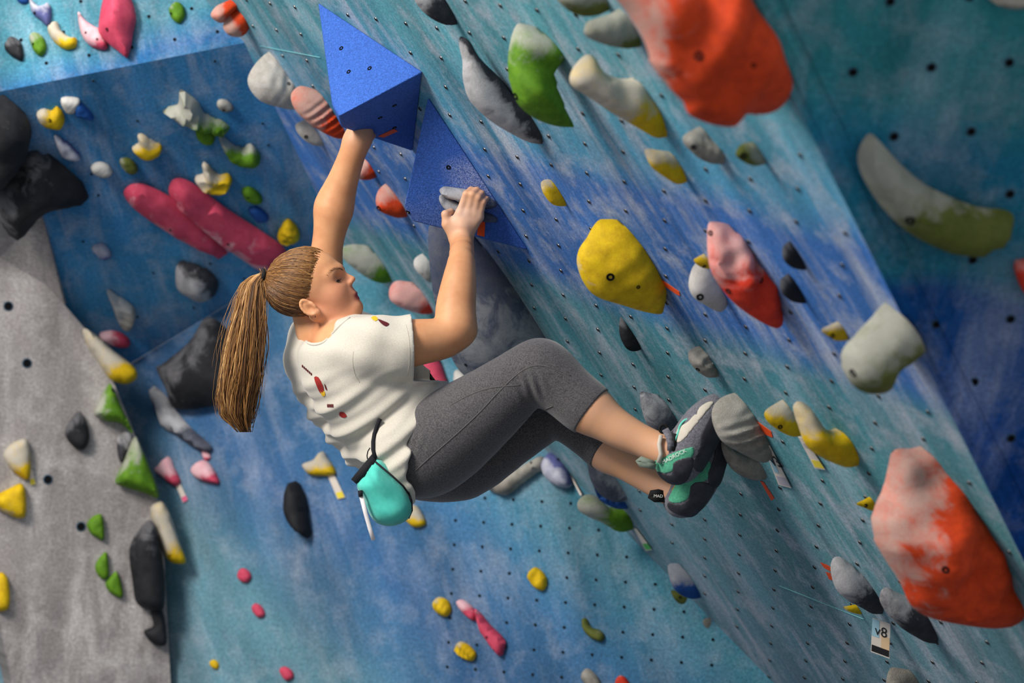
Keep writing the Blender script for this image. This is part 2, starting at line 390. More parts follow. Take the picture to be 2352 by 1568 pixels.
hold_mat('blue', rgb(28, 80, 150), rgb(18, 62, 130), rgb(168, 169, 174)); hold_mat('violet', rgb(88, 94, 146), rgb(72, 78, 126), rgb(190, 190, 202)); hold_mat('stone', rgb(148, 143, 134), rgb(112, 108, 100), rgb(176, 172, 164), tex=2.5)
hold_mat('slate', rgb(92, 95, 108), rgb(62, 66, 80), rgb(172, 173, 178))

def chalk_attr(V, spec):
    dx, dy, lev, amt = spec
    q = proj(V); d = np.array([dx, dy]); d = d / np.linalg.norm(d); s = q @ d
    s = (s - s.min()) / max(np.ptp(s), 1e-6)
    return amt * smooth01((s - lev + .28) / .56)
def bolt(o, V, faces, x, y, r=.0085):
    p, n = cast(bvh_of(V, faces), x, y)
    if p is None: return
    d = ray(x, y)
    if n @ d > 0: n = -n
    a = np.cross(n, [0, 1, .1]); a /= np.linalg.norm(a); b = np.cross(n, a); k = 12
    t = np.arange(k) / k * 2 * math.pi
    ring = lambda rad, h: p + np.cos(t)[:, None] * a * rad + np.sin(t)[:, None] * b * rad + n * h
    Vb = np.concatenate([ring(r, -.003), ring(r, .0012), ring(r * .45, .0013), ring(r * .38, -.0005)])
    fs = []; mi = []
    for lv in range(3):
        for i in range(k):
            j = (i + 1) % k; fs.append([lv * k + i, lv * k + j, lv * k + k + j, lv * k + k + i]); mi.append(0 if lv != 2 else 1)
    fs.append([3 * k + i for i in range(k)]); mi.append(1)
    obj('bolt_hole', Vb, fs, [DARK, STEEL], o, smooth=False, mat_idx=mi)
NH = [0]
def hold(plane, outline, colour, label, ch=(-.5, -.9, .5, .9), bolts=(), w=None, h=None, p=2.3, bp=.05, rib=None, name='climbing_hold', res=13, cat='climbing hold', group=None):
    NH[0] += 1; seed = NH[0]
    P = smooth_poly(pts(outline) if isinstance(outline, str) else outline, 4)
    if plane is MAIN:
        c = P.mean(0); dirw = np.array([.78, -.626]); per = np.array([.626, .78])
        rel = P - c; pe = rel @ per; bins = np.linspace(pe.min(), pe.max(), 12)
        env = [ (rel @ dirw)[(pe >= bins[q]) & (pe <= bins[q + 1])] for q in range(1, 10)]
        a = c + dirw * np.percentile([e.max() for e in env if len(e)], 62)
        A = MAIN.hit(*a); Q = Plane(A, WU)
        area = .5 * abs(np.sum(P[:, 0] * np.roll(P[:, 1], -1) - P[:, 1] * np.roll(P[:, 0], -1)))
        if w is None: w = .30 * math.sqrt(area) / F * A[2]
        Q.p = A - WU * w * .15
        L = np.array([Q.hit(*q) for q in P]) - A
        s, hh = L @ WV, L @ WN
        hh = hh - (.014 + w * .15) * smooth01((.03 - hh) / .03)
        if area > 9000: res = max(res, 19)
        V2, fs = two_sided(np.stack([s, hh], 1), w * .85, w * .5, res, p, bp, seed, rib)
        sm = V2[:, 0]; sn = (sm - (sm.max() + sm.min()) / 2) / (np.ptp(sm) / 2); V2[:, 2] *= (1 - np.clip(np.abs(sn), 0, 1) ** 2.2 * .88) ** .8
        V = A - WU * w * .15 + V2[:, :1] * WV + V2[:, 1:2] * WN + V2[:, 2:] * WU
        V, fs = flush(V, fs, A + WN * .0006, WN); base = A
    else:
        c = P.mean(0); A = plane.hit(*c)
        area = .5 * abs(np.sum(P[:, 0] * np.roll(P[:, 1], -1) - P[:, 1] * np.roll(P[:, 0], -1)))
        if h is None: h = .55 * math.sqrt(area) / F * A[2]
        L = np.array([plane.hit(q[0], q[1], h * .3) for q in P]) - A
        V2, fs = two_sided(np.stack([L @ plane.u, L @ plane.v], 1), h * .7, h * .34, res, p, bp, seed, rib)
        V = A + V2[:, :1] * plane.u + V2[:, 1:2] * plane.v + (V2[:, 2:] + h * .3) * plane.n
        low = V2[:, 2] <= 1e-9
        # carry the rim straight down to the wall
        Vd = V.copy(); hgt = (Vd - A) @ plane.n
        Vd[low] -= plane.n * (hgt[low] + .01)[:, None] * np.where(V2[low, 2:] < -1e-9, 1, 0)
        V, fs = flush(Vd, fs, A + plane.n * .0006, plane.n); base = A
    o = obj(name, V, fs, MATS[colour] if isinstance(colour, str) else colour, None, origin=base, sharp=48, attrs={'chalk': chalk_attr(V, ch)})
    tag(o, label, cat, group)
    for b in bolts: bolt(o, V, fs, b[0], b[1], b[2] if len(b) > 2 else .0085)
    o['_seed'] = seed
    return o, V, fs

def as_part(child, parent, name='lobe'):
    c, q = child[0], parent[0]
    for key in ('label', 'category'): 
        if key in c: del c[key]
    c.name = name; c.data.name = name; c.parent = q; c.location = Vector(c['_org']) - Vector(q['_org'])
m, l, k = MAIN, LEFT, LOWER
NONE = (0, -1, 1.5, 0)
# --- main wall, upper right
big1 = hold(m, '1400,-40 1440,30 1478,90 1500,150 1540,205 1570,235 1585,265 1640,287 1690,290 1708,264 1760,262 1795,245 1796,210 1780,160 1740,90 1700,30 1655,-40 1600,-90 1480,-100', 'orange', 'huge orange hold hanging at the top edge, chalked along its left flank', (-1, .0, .66, .85), [(1605, 128, .010), (1731, 150, .005)], w=.13, bp=.22, res=18)
hold(m, '1278,-12 1300,20 1345,38 1402,24 1390,-14 1330,-30', 'olive', 'dusty grey-green hold cut by the top edge left of the huge orange hold', (-.2, -1, .35, .8))
hold(m, '1343,62 1352,48 1400,33 1436,24 1480,105 1425,110 1370,96 1343,80', 'olive', 'pale grey-green hold half hidden behind the huge orange hold', (-.3, -1, .2, .95))
hold(m, '950,-8 965,20 1000,48 1044,62 1048,46 1030,15 1008,-14 970,-22', 'grey', 'dark grey hold cut by the top edge above the long grey crescent', (-.8, -.6, .62, .7))
hold(m, '1057,84 1075,95 1100,135 1140,185 1175,230 1230,275 1268,288 1300,335 1314,370 1280,361 1230,335 1180,310 1130,280 1095,250 1074,222 1063,180 1062,140 1055,108', 'grey', 'long grey crescent hold with a dark pointed upper tip', (-.8, .6, .30, 1.0), w=.05)
hold(m, '1190,54 1212,62 1245,90 1275,120 1284,137 1271,158 1272,182 1290,232 1317,286 1310,292 1270,288 1225,270 1192,242 1178,212 1168,170 1167,128 1176,80', 'green', 'green shield hold with a grey chalked top', (-.25, -1, .72, 1.0), [(1184, 221)], w=.07, bp=.16)
hold(m, '1308,178 1320,150 1345,126 1366,132 1388,166 1420,180 1460,195 1492,225 1525,265 1543,300 1538,320 1510,319 1460,291 1400,256 1350,222 1316,200', 'yellow', 'long yellow hold caked with grey chalk on its upper half', (-.6, -.8, .30, 1.0), w=.06, bp=.16)
hold(m, '1481,345 1505,344 1545,365 1576,395 1574,420 1556,424 1520,402 1494,380', 'yellow', 'small yellow hold with a grey top below the long chalky yellow hold', (0, -1, .6, .9), [(1498, 398, .004)])
hold(m, '1570,312 1590,299 1612,300 1632,325 1652,355 1675,389 1655,386 1610,366 1584,345 1570,328', 'stone', 'rough stone-grey hold below the huge orange hold', (-.6, -.8, .6, .6), [(1593, 338, .006)], w=.035, bp=.28)
hold(m, '1691,346 1705,331 1730,337 1756,360 1761,380 1737,383 1710,373 1692,360', 'olive', 'small olive oval hold below the huge orange hold', (.6, -.4, .5, .6), [(1708, 358, .007)])
hold(m, '1242,420 1252,416 1276,432 1293,450 1299,472 1291,478 1265,466 1247,442', 'yellow', 'tiny leaf-shaped yellow hold right of the blue volumes', (-.5, -1, .72, .8))
hold(m, '1362,520 1378,504 1400,507 1430,530 1470,580 1500,632 1515,670 1522,706 1518,721 1480,716 1430,701 1370,681 1340,648 1325,605 1330,572 1348,545', 'yellow', 'big plain yellow fin hold with two bolt holes', (-1, .3, 1.0, .8), [(1402, 636, .0105), (1466, 659, .005)], w=.075, bp=.14)
hold(m, '1625,522 1635,509 1656,517 1682,542 1720,590 1760,640 1781,672 1780,705 1793,749 1770,750 1720,722 1680,690 1650,652 1632,620 1625,578', 'red', 'long red hold with a chalky pink upper half', (-.35, -.8, .5, .95), [(1632, 535, .006), (1748, 644, .006), (1673, 668, .007)], w=.06, bp=.2)
hold(m, '1598,604 1620,620 1646,655 1661,690 1662,712 1650,716 1620,701 1594,684 1582,660 1585,630', 'white', 'white leaf hold with a bolt hole tucked left of the long red hold', (-.5, -.8, .3, .8), [(1608, 682, .009)], w=.025)
hold(m, '1593,598 1605,590 1624,587 1634,622 1612,616', 'yellow', 'tiny yellow hold wedged between the white leaf hold and the long red hold', (0, -1, .7, .7), [(1618, 612, .005)])
hold(m, '1799,564 1816,561 1836,590 1849,620 1841,626 1815,612 1800,597 1796,577', 'black', 'upper of two small black holds right of the long red hold', (-.8, -.5, .75, .7))
hold(m, '1794,640 1812,634 1836,665 1849,698 1842,703 1815,690 1796,673 1791,655', 'black', 'lower of two small black holds right of the long red hold', (-.8, -.5, .75, .7))
hold(m, '1886,758 1905,747 1931,745 1941,765 1944,786 1921,783 1900,771', 'yellow', 'small yellow hold beside the big pale hump near the right panel', (-.2, -1, .65, .9), [(1911, 771, .006)])
hold(m, '2027,699 2046,715 2066,745 2086,785 2096,815 2080,836 2052,856 2049,890 2030,903 1990,903 1955,881 1938,842 1940,800 1966,768 1976,755 2002,728', 'olive', 'big pale olive hump at the joint with the right panel', (-.5, -.8, .25, 1.0), [(1959, 856, .009)], w=.09)
hold(m, '1419,729 1436,750 1456,770 1471,800 1461,809 1440,801 1427,780 1421,756', 'black', 'small black teardrop hold below the big plain yellow fin', (-.4, -1, .72, .8))
hold(m, '1583,806 1600,801 1626,822 1646,850 1649,869 1630,869 1600,851 1582,826', 'stone', 'small crumbly white stone hold above the climber\'s feet', (0, -1, .4, .7), [(1603, 848, .006)], w=.03, bp=.3)
hold(m, '1470,903 1490,904 1522,926 1562,970 1540,1002 1500,992 1479,958', 'slate', 'grey triangular hold just behind the climber\'s foot', (-.5, -.8, .3, .6), w=.03)
hold(m, '1638,934 1658,912 1680,909 1702,925 1732,970 1757,1020 1768,1054 1750,1062 1703,1041 1657,1012 1636,968', 'stone', 'ribbed stone-grey foothold that the climber\'s toe presses', (-.7, -.7, .45, .8), w=.05, bp=.05, rib=(1, .35, 8, .22), res=26)
hold(m, '1660,1012 1702,1041 1746,1066 1762,1100 1758,1109 1710,1096 1680,1076 1661,1042', 'stone', 'lower stone-grey wing hold under the ribbed foothold', (-1, 0, .8, .5), w=.04)
hold(m, '1756,946 1775,930 1798,924 1816,945 1838,1000 1815,1001 1785,986 1761,966', 'yellow', 'smaller chalky yellow hold right of the ribbed foothold', (.2, -1, .5, .95), [(1792, 980, .006)])
hold(m, '1822,931 1835,921 1861,936 1897,988 1931,990 1956,1015 1971,1050 1969,1076 1930,1069 1880,1046 1850,1021 1834,980 1824,950', 'yellow', 'larger yellow scoop hold with a chalk-white lip right of the ribbed foothold', (-.35, -1, .56, 1.0), w=.055)
hold(m, '2050,1036 2080,1030 2116,1040 2142,1076 2176,1121 2202,1170 2228,1222 2262,1280 2302,1336 2337,1390 2349,1416 2335,1436 2280,1443 2200,1433 2130,1416 2090,1386 2070,1340 2043,1300 2014,1250 2003,1200 2010,1160 2029,1118 2040,1070', 'orange', 'huge lumpy orange hold at the lower right', (-1, -.25, .60, .85), [(2172, 1308, .009)], w=.13, bp=.24, res=18)
hold(m, '1966,1157 1985,1148 2006,1145 2018,1182 2000,1176 1985,1166', 'yellow', 'small dirty yellow hold poking out left of the huge lumpy orange hold', (0, -1, 1.1, .4), [(1988, 1161, .005)])
hold(m, '1911,1286 1925,1279 1950,1304 1980,1335 2010,1356 2026,1386 2033,1416 2010,1413 1980,1396 1944,1376 1919,1350 1908,1311', 'grey', 'chalky grey claw hold above the V8 card', (-.6, -.8, .42, 1.0), w=.045)
hold(m, '2024,1356 2040,1349 2070,1369 2110,1400 2146,1440 2161,1480 2150,1486 2110,1466 2070,1441 2040,1411 2021,1380', 'grey', 'grey wedge hold with a dark lower tip right of the V8 card', (-.6, -.8, .55, .85), w=.04)
hold(m, '1936,1394 1960,1394 1979,1405 1986,1421 1965,1413', 'yellow', 'sliver of a yellow hold below the chalky grey claw', (-1, -.2, .7, .5))
hold(m, '2044,1534 2080,1544 2122,1575 2112,1600 2040,1592', 'stone', 'brown-grey hold cut by the bottom edge below the V8 card', NONE)
hold(m, '1534,1300 1546,1296 1572,1315 1597,1345 1608,1376 1580,1373 1555,1359 1540,1336', 'blue', 'small blue hold with a pale chalked top at the lower centre', (-.1, -1, .45, 1.0), w=.028)
hold(m, '1541,1356 1560,1361 1586,1375 1593,1391 1575,1393 1552,1379', 'olive', 'small moss-green hold tucked under the small blue hold at the lower centre', NONE, [(1562, 1371, .004)], w=.018)
hold(m, '1614,1424 1635,1424 1646,1444 1641,1453 1621,1441', 'stone', 'tiny brown-grey knob below the small blue hold at the lower centre', (0, -1, .6, .5))
hold(m, '1338,1016 1352,1030 1372,1062 1402,1092 1442,1128 1463,1156 1440,1157 1400,1149 1374,1131 1356,1100 1348,1060', 'slate', 'grey teardrop hold under the climber\'s calf', (.3, -.3, .4, .6), w=.04)
hold(m, '1362,1108 1378,1131 1420,1150 1462,1152 1479,1181 1450,1179 1410,1166 1376,1146', 'blue', 'bright blue base plate hold under the grey teardrop hold', NONE, [(1461, 1174, .004)], w=.03)
hold(m, '1302,992 1325,981 1342,985 1336,1002 1318,1000', 'blue', 'small blue hold peeking out below the climber\'s knee', NONE, w=.02)
hold(m, '1327,1152 1344,1136 1370,1140 1400,1165 1440,1174 1451,1190 1458,1216 1440,1221 1415,1219 1385,1201 1350,1186 1329,1171', 'green', 'moss-green hold with a lumpy white chalk cap below the climber\'s calves', (-1, -.15, .5, 1.0), w=.04, bp=.2)
# --- around the crease and behind the climber
ob = hold(m, '484,32 500,12 528,4 546,14 522,40 510,53 492,46', 'orange', 'rear lobe of the split orange hold at the upper left', (-1, 0, .5, .8), w=.03)
oa = hold(m, '512,62 520,40 546,17 562,48 564,76 550,85 526,81', 'orange', 'split orange hold with two lobes at the upper left', (-1, .6, .45, .9), w=.03)
as_part(ob, oa)
hold(m, '610,124 626,130 646,160 671,195 690,218 694,244 672,252 640,246 600,233 575,206 569,180 584,150', 'white', 'white shell-shaped hold with fine ridges left of the upper blue volume', (-.6, -.6, .25, .5), [(663, 192, .005)], w=.05, p=1.7, rib=(.8, -.6, 5, .10), res=24)
sh = hold(m, '690,197 716,210 746,235 776,280 799,300 792,321 760,313 720,291 690,266 672,241 669,215', 'orange', 'fluted orange hold chalked pale pink beside the upper blue volume', (-.7, -.5, .42, 1.0), w=.04, rib=(1, 0, 9, .30), res=26)
hold(m, '679,286 700,279 726,300 739,325 736,339 705,326 684,306', 'white', 'flat beige hold below the fluted orange hold', (-.5, -.8, .6, .4), [(703, 314, .006)], w=.02)
hold(m, '830,364 850,384 861,400 856,413 824,411 812,396', 'orange', 'small chalky orange hold peeking out behind the raised forearm', (-.7, -.4, .5, .9), w=.025)
hold(m, '878,427 896,440 921,470 944,501 915,501 880,489 866,476 864,450', 'orange', 'small pointed orange hold left of the lower blue volume', (-.3, -1, .55, .85), [(870, 478, .008)], w=.03)
hold(m, '776,576 800,562 830,564 862,590 887,615 899,649 870,649 840,636 800,606', 'green', 'green hold under thick white chalk just beyond the climber\'s brow', (-.5, -.8, .32, 1.0), w=.035)
hold(m, '821,656 835,639 856,650 863,670 856,684 835,681', 'yellow', 'small yellow knob beside the climber\'s mouth', (-.5, -.8, .9, .5), [(840, 669, .004)], w=.022)
hold(m, '897,657 917,644 951,660 986,695 995,723 960,719 920,706 895,686', 'red', 'red hold mostly white with chalk left of the grey half-cone volume', (-.7, -.6, .22, 1.0), w=.035)
hold(m, '953,593 970,587 987,604 990,648 966,632 951,612', 'white', 'small white hold half hidden by the grey half-cone volume', (-.5, -.8, .4, .9), w=.02)
hold(LOWER, '972,812 1000,812 1021,860 1032,900 1020,914 990,892 968,850', 'pink', 'long pink hold showing beside the climber\'s belly', NONE)
hold(LOWER, '1048,848 1074,866 1082,890 1060,897 1043,880', 'white', 'small white hold between the pink hold and the climber\'s thigh', (0, -1, .3, .8))
hold(k, '1264,1039 1281,1045 1299,1066 1313,1113 1290,1119 1262,1106 1247,1081 1250,1054', 'violet', 'violet-grey egg-shaped hold under the climber\'s thigh', (-.2, .2, .4, .8), [(1281, 1054, .004)], h=.06)
hold(k, '1243,1047 1248,1076 1231,1087 1200,1110 1165,1137 1135,1131 1122,1116 1180,1080', 'stone', 'beige hold poking out under the climber\'s thigh', (0, -1, .3, .6), [(1220, 1062, .004)], h=.05)
# --- top-left panel
t = TOP
hold(t, '68,-4 90,14 111,7 119,30 112,61 92,46 74,30', 'violet', 'violet-blue hold with a chalky top near the upper left corner', (-.2, -1, .6, 1.0), [(80, 30, .005)])
hold(t, '38,-14 66,-14 64,5 52,9 40,2', 'blue', 'dark blue hold cut by the top edge at the upper left', NONE)
hold(t, '11,101 25,84 46,95 54,120 51,139 30,131 13,116', 'black', 'small black hold in the upper left corner', (-.1, -1, .62, .7))
hold(t, '67,86 80,74 99,85 107,110 95,128 79,119', 'green', 'small green hold next to the small black corner hold', (-.5, -1, .62, .7), [(76, 101, .004)])
hold(t, '109,66 130,49 140,70 160,85 176,88 173,108 150,113 124,96', 'yellow', 'small white and yellow horn hold at the upper left', (-.4, -1, .42, 1.0))
hold(t, '179,27 195,45 216,60 233,70 247,108 226,113 200,99 184,70', 'pink', 'pale pink chalky hold left of the faceted magenta hold', (-.2, -.8, .2, 1.0), [(197, 75, .004), (223, 90, .004)])
hold(t, '243,-16 292,-16 312,35 306,75 293,128 270,116 234,86 226,64', 'pink', 'faceted magenta hold at the upper left', NONE, [(246, 68, .006)], p=1.2, h=.1)
hold(t, '388,20 405,4 421,14 425,35 412,53 395,43', 'green', 'small green hold left of the split orange hold', (-.6, -1, .8, .6), [(393, 31, .004)])
# --- dark left panel
hold(l, '-40,240 18,236 55,260 73,300 62,345 40,372 12,408 -40,430', 'black', 'big round black hold cut by the left edge', NONE, h=.16)
hold(l, '-16,442 40,386 70,357 112,365 162,395 200,440 196,460 130,470 96,490 62,531 30,537 2,512', 'black', 'big black saddle-shaped hold at the left', (-1, -.4, .66, .75), h=.14, p=1.5)
hold(l, '84,262 100,252 118,256 130,247 144,258 149,278 138,294 110,291 92,282', 'yellow', 'small yellow ring-like hold left on the dark panel', (-1, -.5, .62, .9), [(114, 277, .006)])
hold(l, '140,227 180,227 182,242 170,258 150,256', 'white', 'small white triangular hold near the left edge of the dark panel', (0, -1, .2, 1.0))
hold(l, '170,240 184,236 206,256 216,272 188,268 172,262', 'blue', 'dark blue hold right of the small white triangular hold', NONE, h=.03)
hold(l, '124,312 140,318 165,335 186,362 160,365 138,352', 'violet', 'chalky violet hold below the small yellow ring-like hold', (-.2, .2, .2, 1.0))
hold(l, '208,384 224,374 246,378 259,396 240,406 216,398', 'white', 'small white knob on the dark panel below the violet hold', (0, -1, .2, 1.0))
hold(l, '275,368 292,364 310,374 317,392 298,398 280,384', 'olive', 'small murky green hold left of the two pink fins', (-1, -.2, .6, .5))
hold(l, '303,341 318,330 316,311 334,312 352,326 372,336 366,354 340,365 318,358', 'yellow', 'small yellow and white wing hold above the pink fins', (-.2, -1, .45, .9))
hold(l, '376,252 408,240 413,206 430,214 455,234 472,262 520,284 527,297 506,309 450,291 402,272 379,262', 'green', 'large pale green bone-shaped hold caked in chalk', (-.3, -1, .28, 1.0), h=.06, bp=.25)
hold(l, '451,298 470,296 492,308 490,328 468,330 452,316', 'green', 'small green knob under the bone-shaped hold', NONE)
hold(l, '498,236 510,229 528,236 537,250 520,256 503,250', 'stone', 'small pale stone knob above the bone-shaped hold', (0, -1, .3, .8), [(514, 253, .004)])
hold(l, '503,310 530,330 556,343 575,333 591,344 599,364 580,376 540,371 514,346', 'green', 'pale green cup hold below the bone-shaped hold', (0, -1, .45, .9), h=.06)
hold(l, '447,411 466,400 464,378 478,377 500,402 525,401 534,415 521,435 490,441 460,431', 'yellow', 'white and yellow duck-shaped hold above the longer pink fin', (-.5, -.6, .4, 1.0), bp=.2)
hold(l, '556,436 575,431 596,444 603,462 582,466 562,456', 'green', 'small dark green hold right of the pink fins', NONE, [(570, 454, .004)])
hold(l, '570,482 590,475 612,490 617,504 590,508', 'blue', 'small dark blue hold right of the pink fins', NONE, h=.025)
hold(l, '637,545 646,520 662,505 682,520 689,540 680,556 650,559', 'yellow', 'knobbly yellow hold above the climber\'s head', (-1, -1, .9, .4), bp=.3)
hold(l, '288,433 310,421 350,430 420,470 472,520 516,570 522,582 500,589 450,571 380,531 310,481 286,450', 'pink', 'shorter of two long pink fin holds', (-.5, .8, .85, .5), [(391, 528, .004)], h=.045, p=3)
hold(l, '389,426 405,409 442,420 520,478 600,530 655,572 646,602 602,622 550,592 480,541 420,491 391,452', 'pink', 'longer of two long pink fin holds, above the ponytail', (-.5, .8, .78, .6), [(524, 561, .005)], h=.055, p=3)
hold(l, '403,642 409,606 446,609 482,625 502,650 491,681 460,694 430,682 409,666', 'grey', 'dusty grey faceted hold behind the ponytail', (-.6, .6, .45, .8), p=1.3)
hold(l, '211,569 236,561 257,586 236,594 220,582', 'violet', 'faint grey-violet crystal hold on the dark panel', (0, -1, .2, .8))
hold(l, '246,667 276,684 301,700 312,716 306,746 285,757 270,736 257,701', 'white', 'broken-looking white hold left of the dusty grey faceted hold', (-.5, -.5, .3, .8), bp=.3)
hold(l, '227,769 260,761 291,774 299,791 275,794 245,786', 'pink', 'small pink hold with a white chalked end near the grey wall', (-1, -.3, .5, 1.0))
cone = hold(k, '359,846 375,834 440,780 470,730 503,738 524,770 545,880 505,926 405,939 380,892', 'black', 'big charcoal flared-cone hold behind the ponytail', (-.8, -.5, .62, .7), h=.13, p=1.5)
hold(k, '346,901 355,887 380,908 405,944 441,984 482,1020 480,1036 450,1031 400,996 374,981 357,942', 'slate', 'long grey blade hold below the flared cone', (-.4, -.8, .35, .9), h=.05)
# --- lower panel
hold(k, '356,1080 372,1060 388,1048 400,1075 413,1104 402,1116 375,1098', 'pink', 'small pink and white hold left of its twin, below the grey blade', (-.5, -1, .45, 1.0))
hold(k, '440,1076 455,1060 474,1058 492,1082 502,1110 470,1106 446,1094', 'pink', 'small pink and white hold right of its twin, below the grey blade', (-.5, -1, .45, 1.0))
hold(k, '464,1036 478,1038 484,1052 470,1056', 'pink', 'tiny pale pink knob under the tip of the grey blade', (0, -1, .3, .8))
hold(k, '696,1066 720,1055 740,1036 751,1050 770,1086 740,1093 708,1088', 'yellow', 'yellow and white hold with a card left of the chalk bag', (-.3, -1, .45, 1.0))
hold(k, '670,1110 684,1107 701,1150 711,1226 700,1234 674,1211 659,1176 660,1138', 'black', 'tall black half-moon hold left of the chalk bag', NONE, h=.08)
hold(k, '926,1186 936,1164 955,1160 970,1180 976,1204 950,1210', 'yellow', 'yellow and white hold poking out behind the chalk bag', (0, -1, .4, 1.0))
hold(k, '1212,1320 1228,1302 1245,1312 1256,1332 1248,1356 1224,1346', 'yellow', 'knobbly yellow hold at the lower centre', NONE, bp=.3)
hold(k, '995,1385 1008,1370 1028,1378 1036,1400 1024,1416 1002,1406', 'yellow', 'upper of two knobbly yellow holds beside the pink drop', (-.4, -1, .8, .8), bp=.3)
hold(k, '1044,1490 1058,1472 1078,1482 1093,1500 1084,1518 1056,1508', 'yellow', 'lower of two knobbly yellow holds beside the pink drop', (-.4, -1, .8, .8), bp=.3)
hold(k, '1089,1402 1100,1404 1127,1435 1157,1465 1160,1486 1148,1507 1124,1481 1104,1450', 'pink', 'pink drop-shaped hold at the bottom', (-.4, -1, .9, .6), [(1118, 1463, .004)])
hold(k, '1048,1384 1062,1376 1084,1392 1094,1410 1088,1426 1064,1408', 'pink', 'small pink and white hold touching the pink drop', (-.3, -1, .55, 1.0))
hold(k, '1336,1424 1346,1419 1358,1440 1378,1446 1388,1460 1380,1473 1356,1464 1340,1446', 'olive', 'small green curved hold at the bottom centre', (.5, -1, .6, .4))
hold(k, '1335,1548 1348,1534 1366,1546 1380,1572 1360,1584 1340,1566', 'stone', 'small grey hold cut by the bottom edge', (0, -1, .5, .6))
hold(k, '1413,1566 1424,1550 1440,1560 1446,1580 1420,1584', 'red', 'small red hold cut by the bottom edge', (-.5, -1, .8, .6))
hold(k, '546,1318 556,1304 572,1312 576,1328 564,1338 550,1332', 'pink', 'tiny pink foothold, highest of three at the lower left', NONE)
hold(k, '579,1392 588,1385 602,1394 608,1412 594,1418 582,1406', 'pink', 'tiny pink foothold, middle of three at the lower left', NONE)
hold(k, '642,1538 654,1530 670,1540 673,1556 656,1562', 'pink', 'tiny pink foothold, lowest of three at the lower left', NONE)
hold(k, '482,1520 492,1514 502,1524 499,1536 486,1532', 'yellow', 'tiny ochre foothold near the bottom left', NONE)
# --- grey wall
g = GREY
hold(g, '190,755 215,764 260,804 306,840 315,866 290,882 254,871 224,831 199,790', 'yellow', 'long grey-white hold with a golden lower end on the grey wall\'s edge', (-.4, -.8, .28, 1.0), h=.07)
hold(g, '250,880 263,900 281,940 300,978 303,994 275,971 240,966 216,951 227,920', 'green', 'upper of two green fin holds on the grey wall\'s edge', (-1, -.2, .74, .9), h=.08)
hold(g, '309,1003 326,1030 346,1080 366,1141 330,1131 290,1119 264,1106 284,1060', 'green', 'lower of two green fin holds on the grey wall\'s edge', (-.6, -.8, .70, .95), h=.08)
hold(g, '179,944 195,960 206,1000 196,1029 175,1030 150,1001 155,974', 'black', 'dark teardrop hold in the middle of the grey wall', (-.6, -1, .62, .8))
hold(g, '270,1000 292,990 304,1004 296,1030 280,1062 270,1040', 'grey', 'dark grey hold between the two green fins', (.4, -1, .5, .7))
hold(g, '9,1040 30,1016 62,1009 70,1050 67,1100 40,1090 16,1066', 'yellow', 'upper yellow hold at the left edge of the grey wall, chalked white', (-.5, -1, .4, 1.0))
hold(g, '-14,1140 20,1122 50,1110 60,1140 56,1188 20,1182 -14,1160', 'yellow', 'middle yellow hold at the left edge of the grey wall', (-.3, .5, .85, .6))
hold(g, '-14,1330 4,1314 20,1335 20,1396 -14,1396', 'yellow', 'lowest yellow hold at the left edge of the grey wall', NONE)
hold(g, '200,1200 220,1182 236,1186 239,1238 222,1234 206,1222', 'green', 'uppermost of three small green holds on the grey wall', (-1, 0, .9, .4))
hold(g, '219,1296 234,1274 246,1270 250,1320 236,1330 222,1316', 'green', 'middle of three small green holds on the grey wall', (-1, 0, .9, .4))
hold(g, '242,1338 258,1318 270,1312 282,1356 278,1373 252,1360', 'green', 'lowest of three small green holds on the grey wall', (-.2, -1, .8, .6))
hold(g, '345,1194 361,1218 371,1270 379,1330 376,1396 355,1404 315,1386 305,1340 297,1262 320,1214', 'black', 'tall rounded black hold at the grey wall\'s edge', (-.6, -1, .80, .8), h=.1)
hold(g, '346,1402 372,1396 383,1476 352,1478 330,1450 352,1436', 'black', 'black knob hold under the tall rounded black hold', NONE)
hold(g, '346,1166 362,1152 376,1154 394,1190 412,1245 427,1287 415,1295 386,1286 364,1240 350,1196', 'yellow', 'dusty blade hold with an ochre lower tip on the grey wall\'s edge', (-.4, -1, .22, 1.0), h=.06)
# --- right panel
r_ = RIGHT
hold(r_, '1996,307 2020,324 2062,370 2120,420 2190,455 2250,475 2310,482 2329,500 2321,536 2290,570 2240,586 2170,576 2090,536 2030,481 1986,416 1970,370 1975,336', 'olive', 'long pale olive crescent hold on the shaded right panel', (-.3, -.9, .38, .95), [(2090, 507, .010)], h=.075)
hold(r_, '2329,612 2345,598 2390,600 2390,684 2350,669', 'red', 'dull red hold cut by the right edge', (0, -1, .6, .5))
hold(r_, '2262,-18 2375,-18 2365,5 2300,9', 'stone', 'beige hold cut by the top edge at the upper right corner', NONE, h=.06)

# ------------------------------------------------------------------ blue wooden volumes
def vol_mat():
    m_, nt, b = nodes('textured_blue_paint', .8, .2); vec = objvec(nt)
    gn = noise(nt, vec, 330, 3, .65); n1 = noise(nt, vec, 5, 5, .6)
    at = nd(nt, 'ShaderNodeAttribute', attribute_name='chalk')
    kk = math_n(nt, 'MULTIPLY', ramp(nt, math_n(nt, 'ADD', at.outputs['Fac'], math_n(nt, 'MULTIPLY_ADD', n1, .7, -.35)), [(.35, 0.0), (.9, .7)]), ramp(nt, gn, [(.42, .1), (.6, 1.0)]))
    col = mixc(nt, kk, rgb(60, 102, 190), rgb(172, 178, 200))
    col = mixc(nt, .55, col, ramp(nt, math_n(nt, 'ADD', math_n(nt, 'MULTIPLY', gn, .6), math_n(nt, 'MULTIPLY', noise(nt, vec, 150, 3, .7), .4)), [(.36, .16), (.5, .5), (.64, .95)]), 'OVERLAY')
    nt.links.new(col, b.inputs['Base Color']); bump(nt, b, gn, .004, .8); return m_
VOLM = vol_mat()
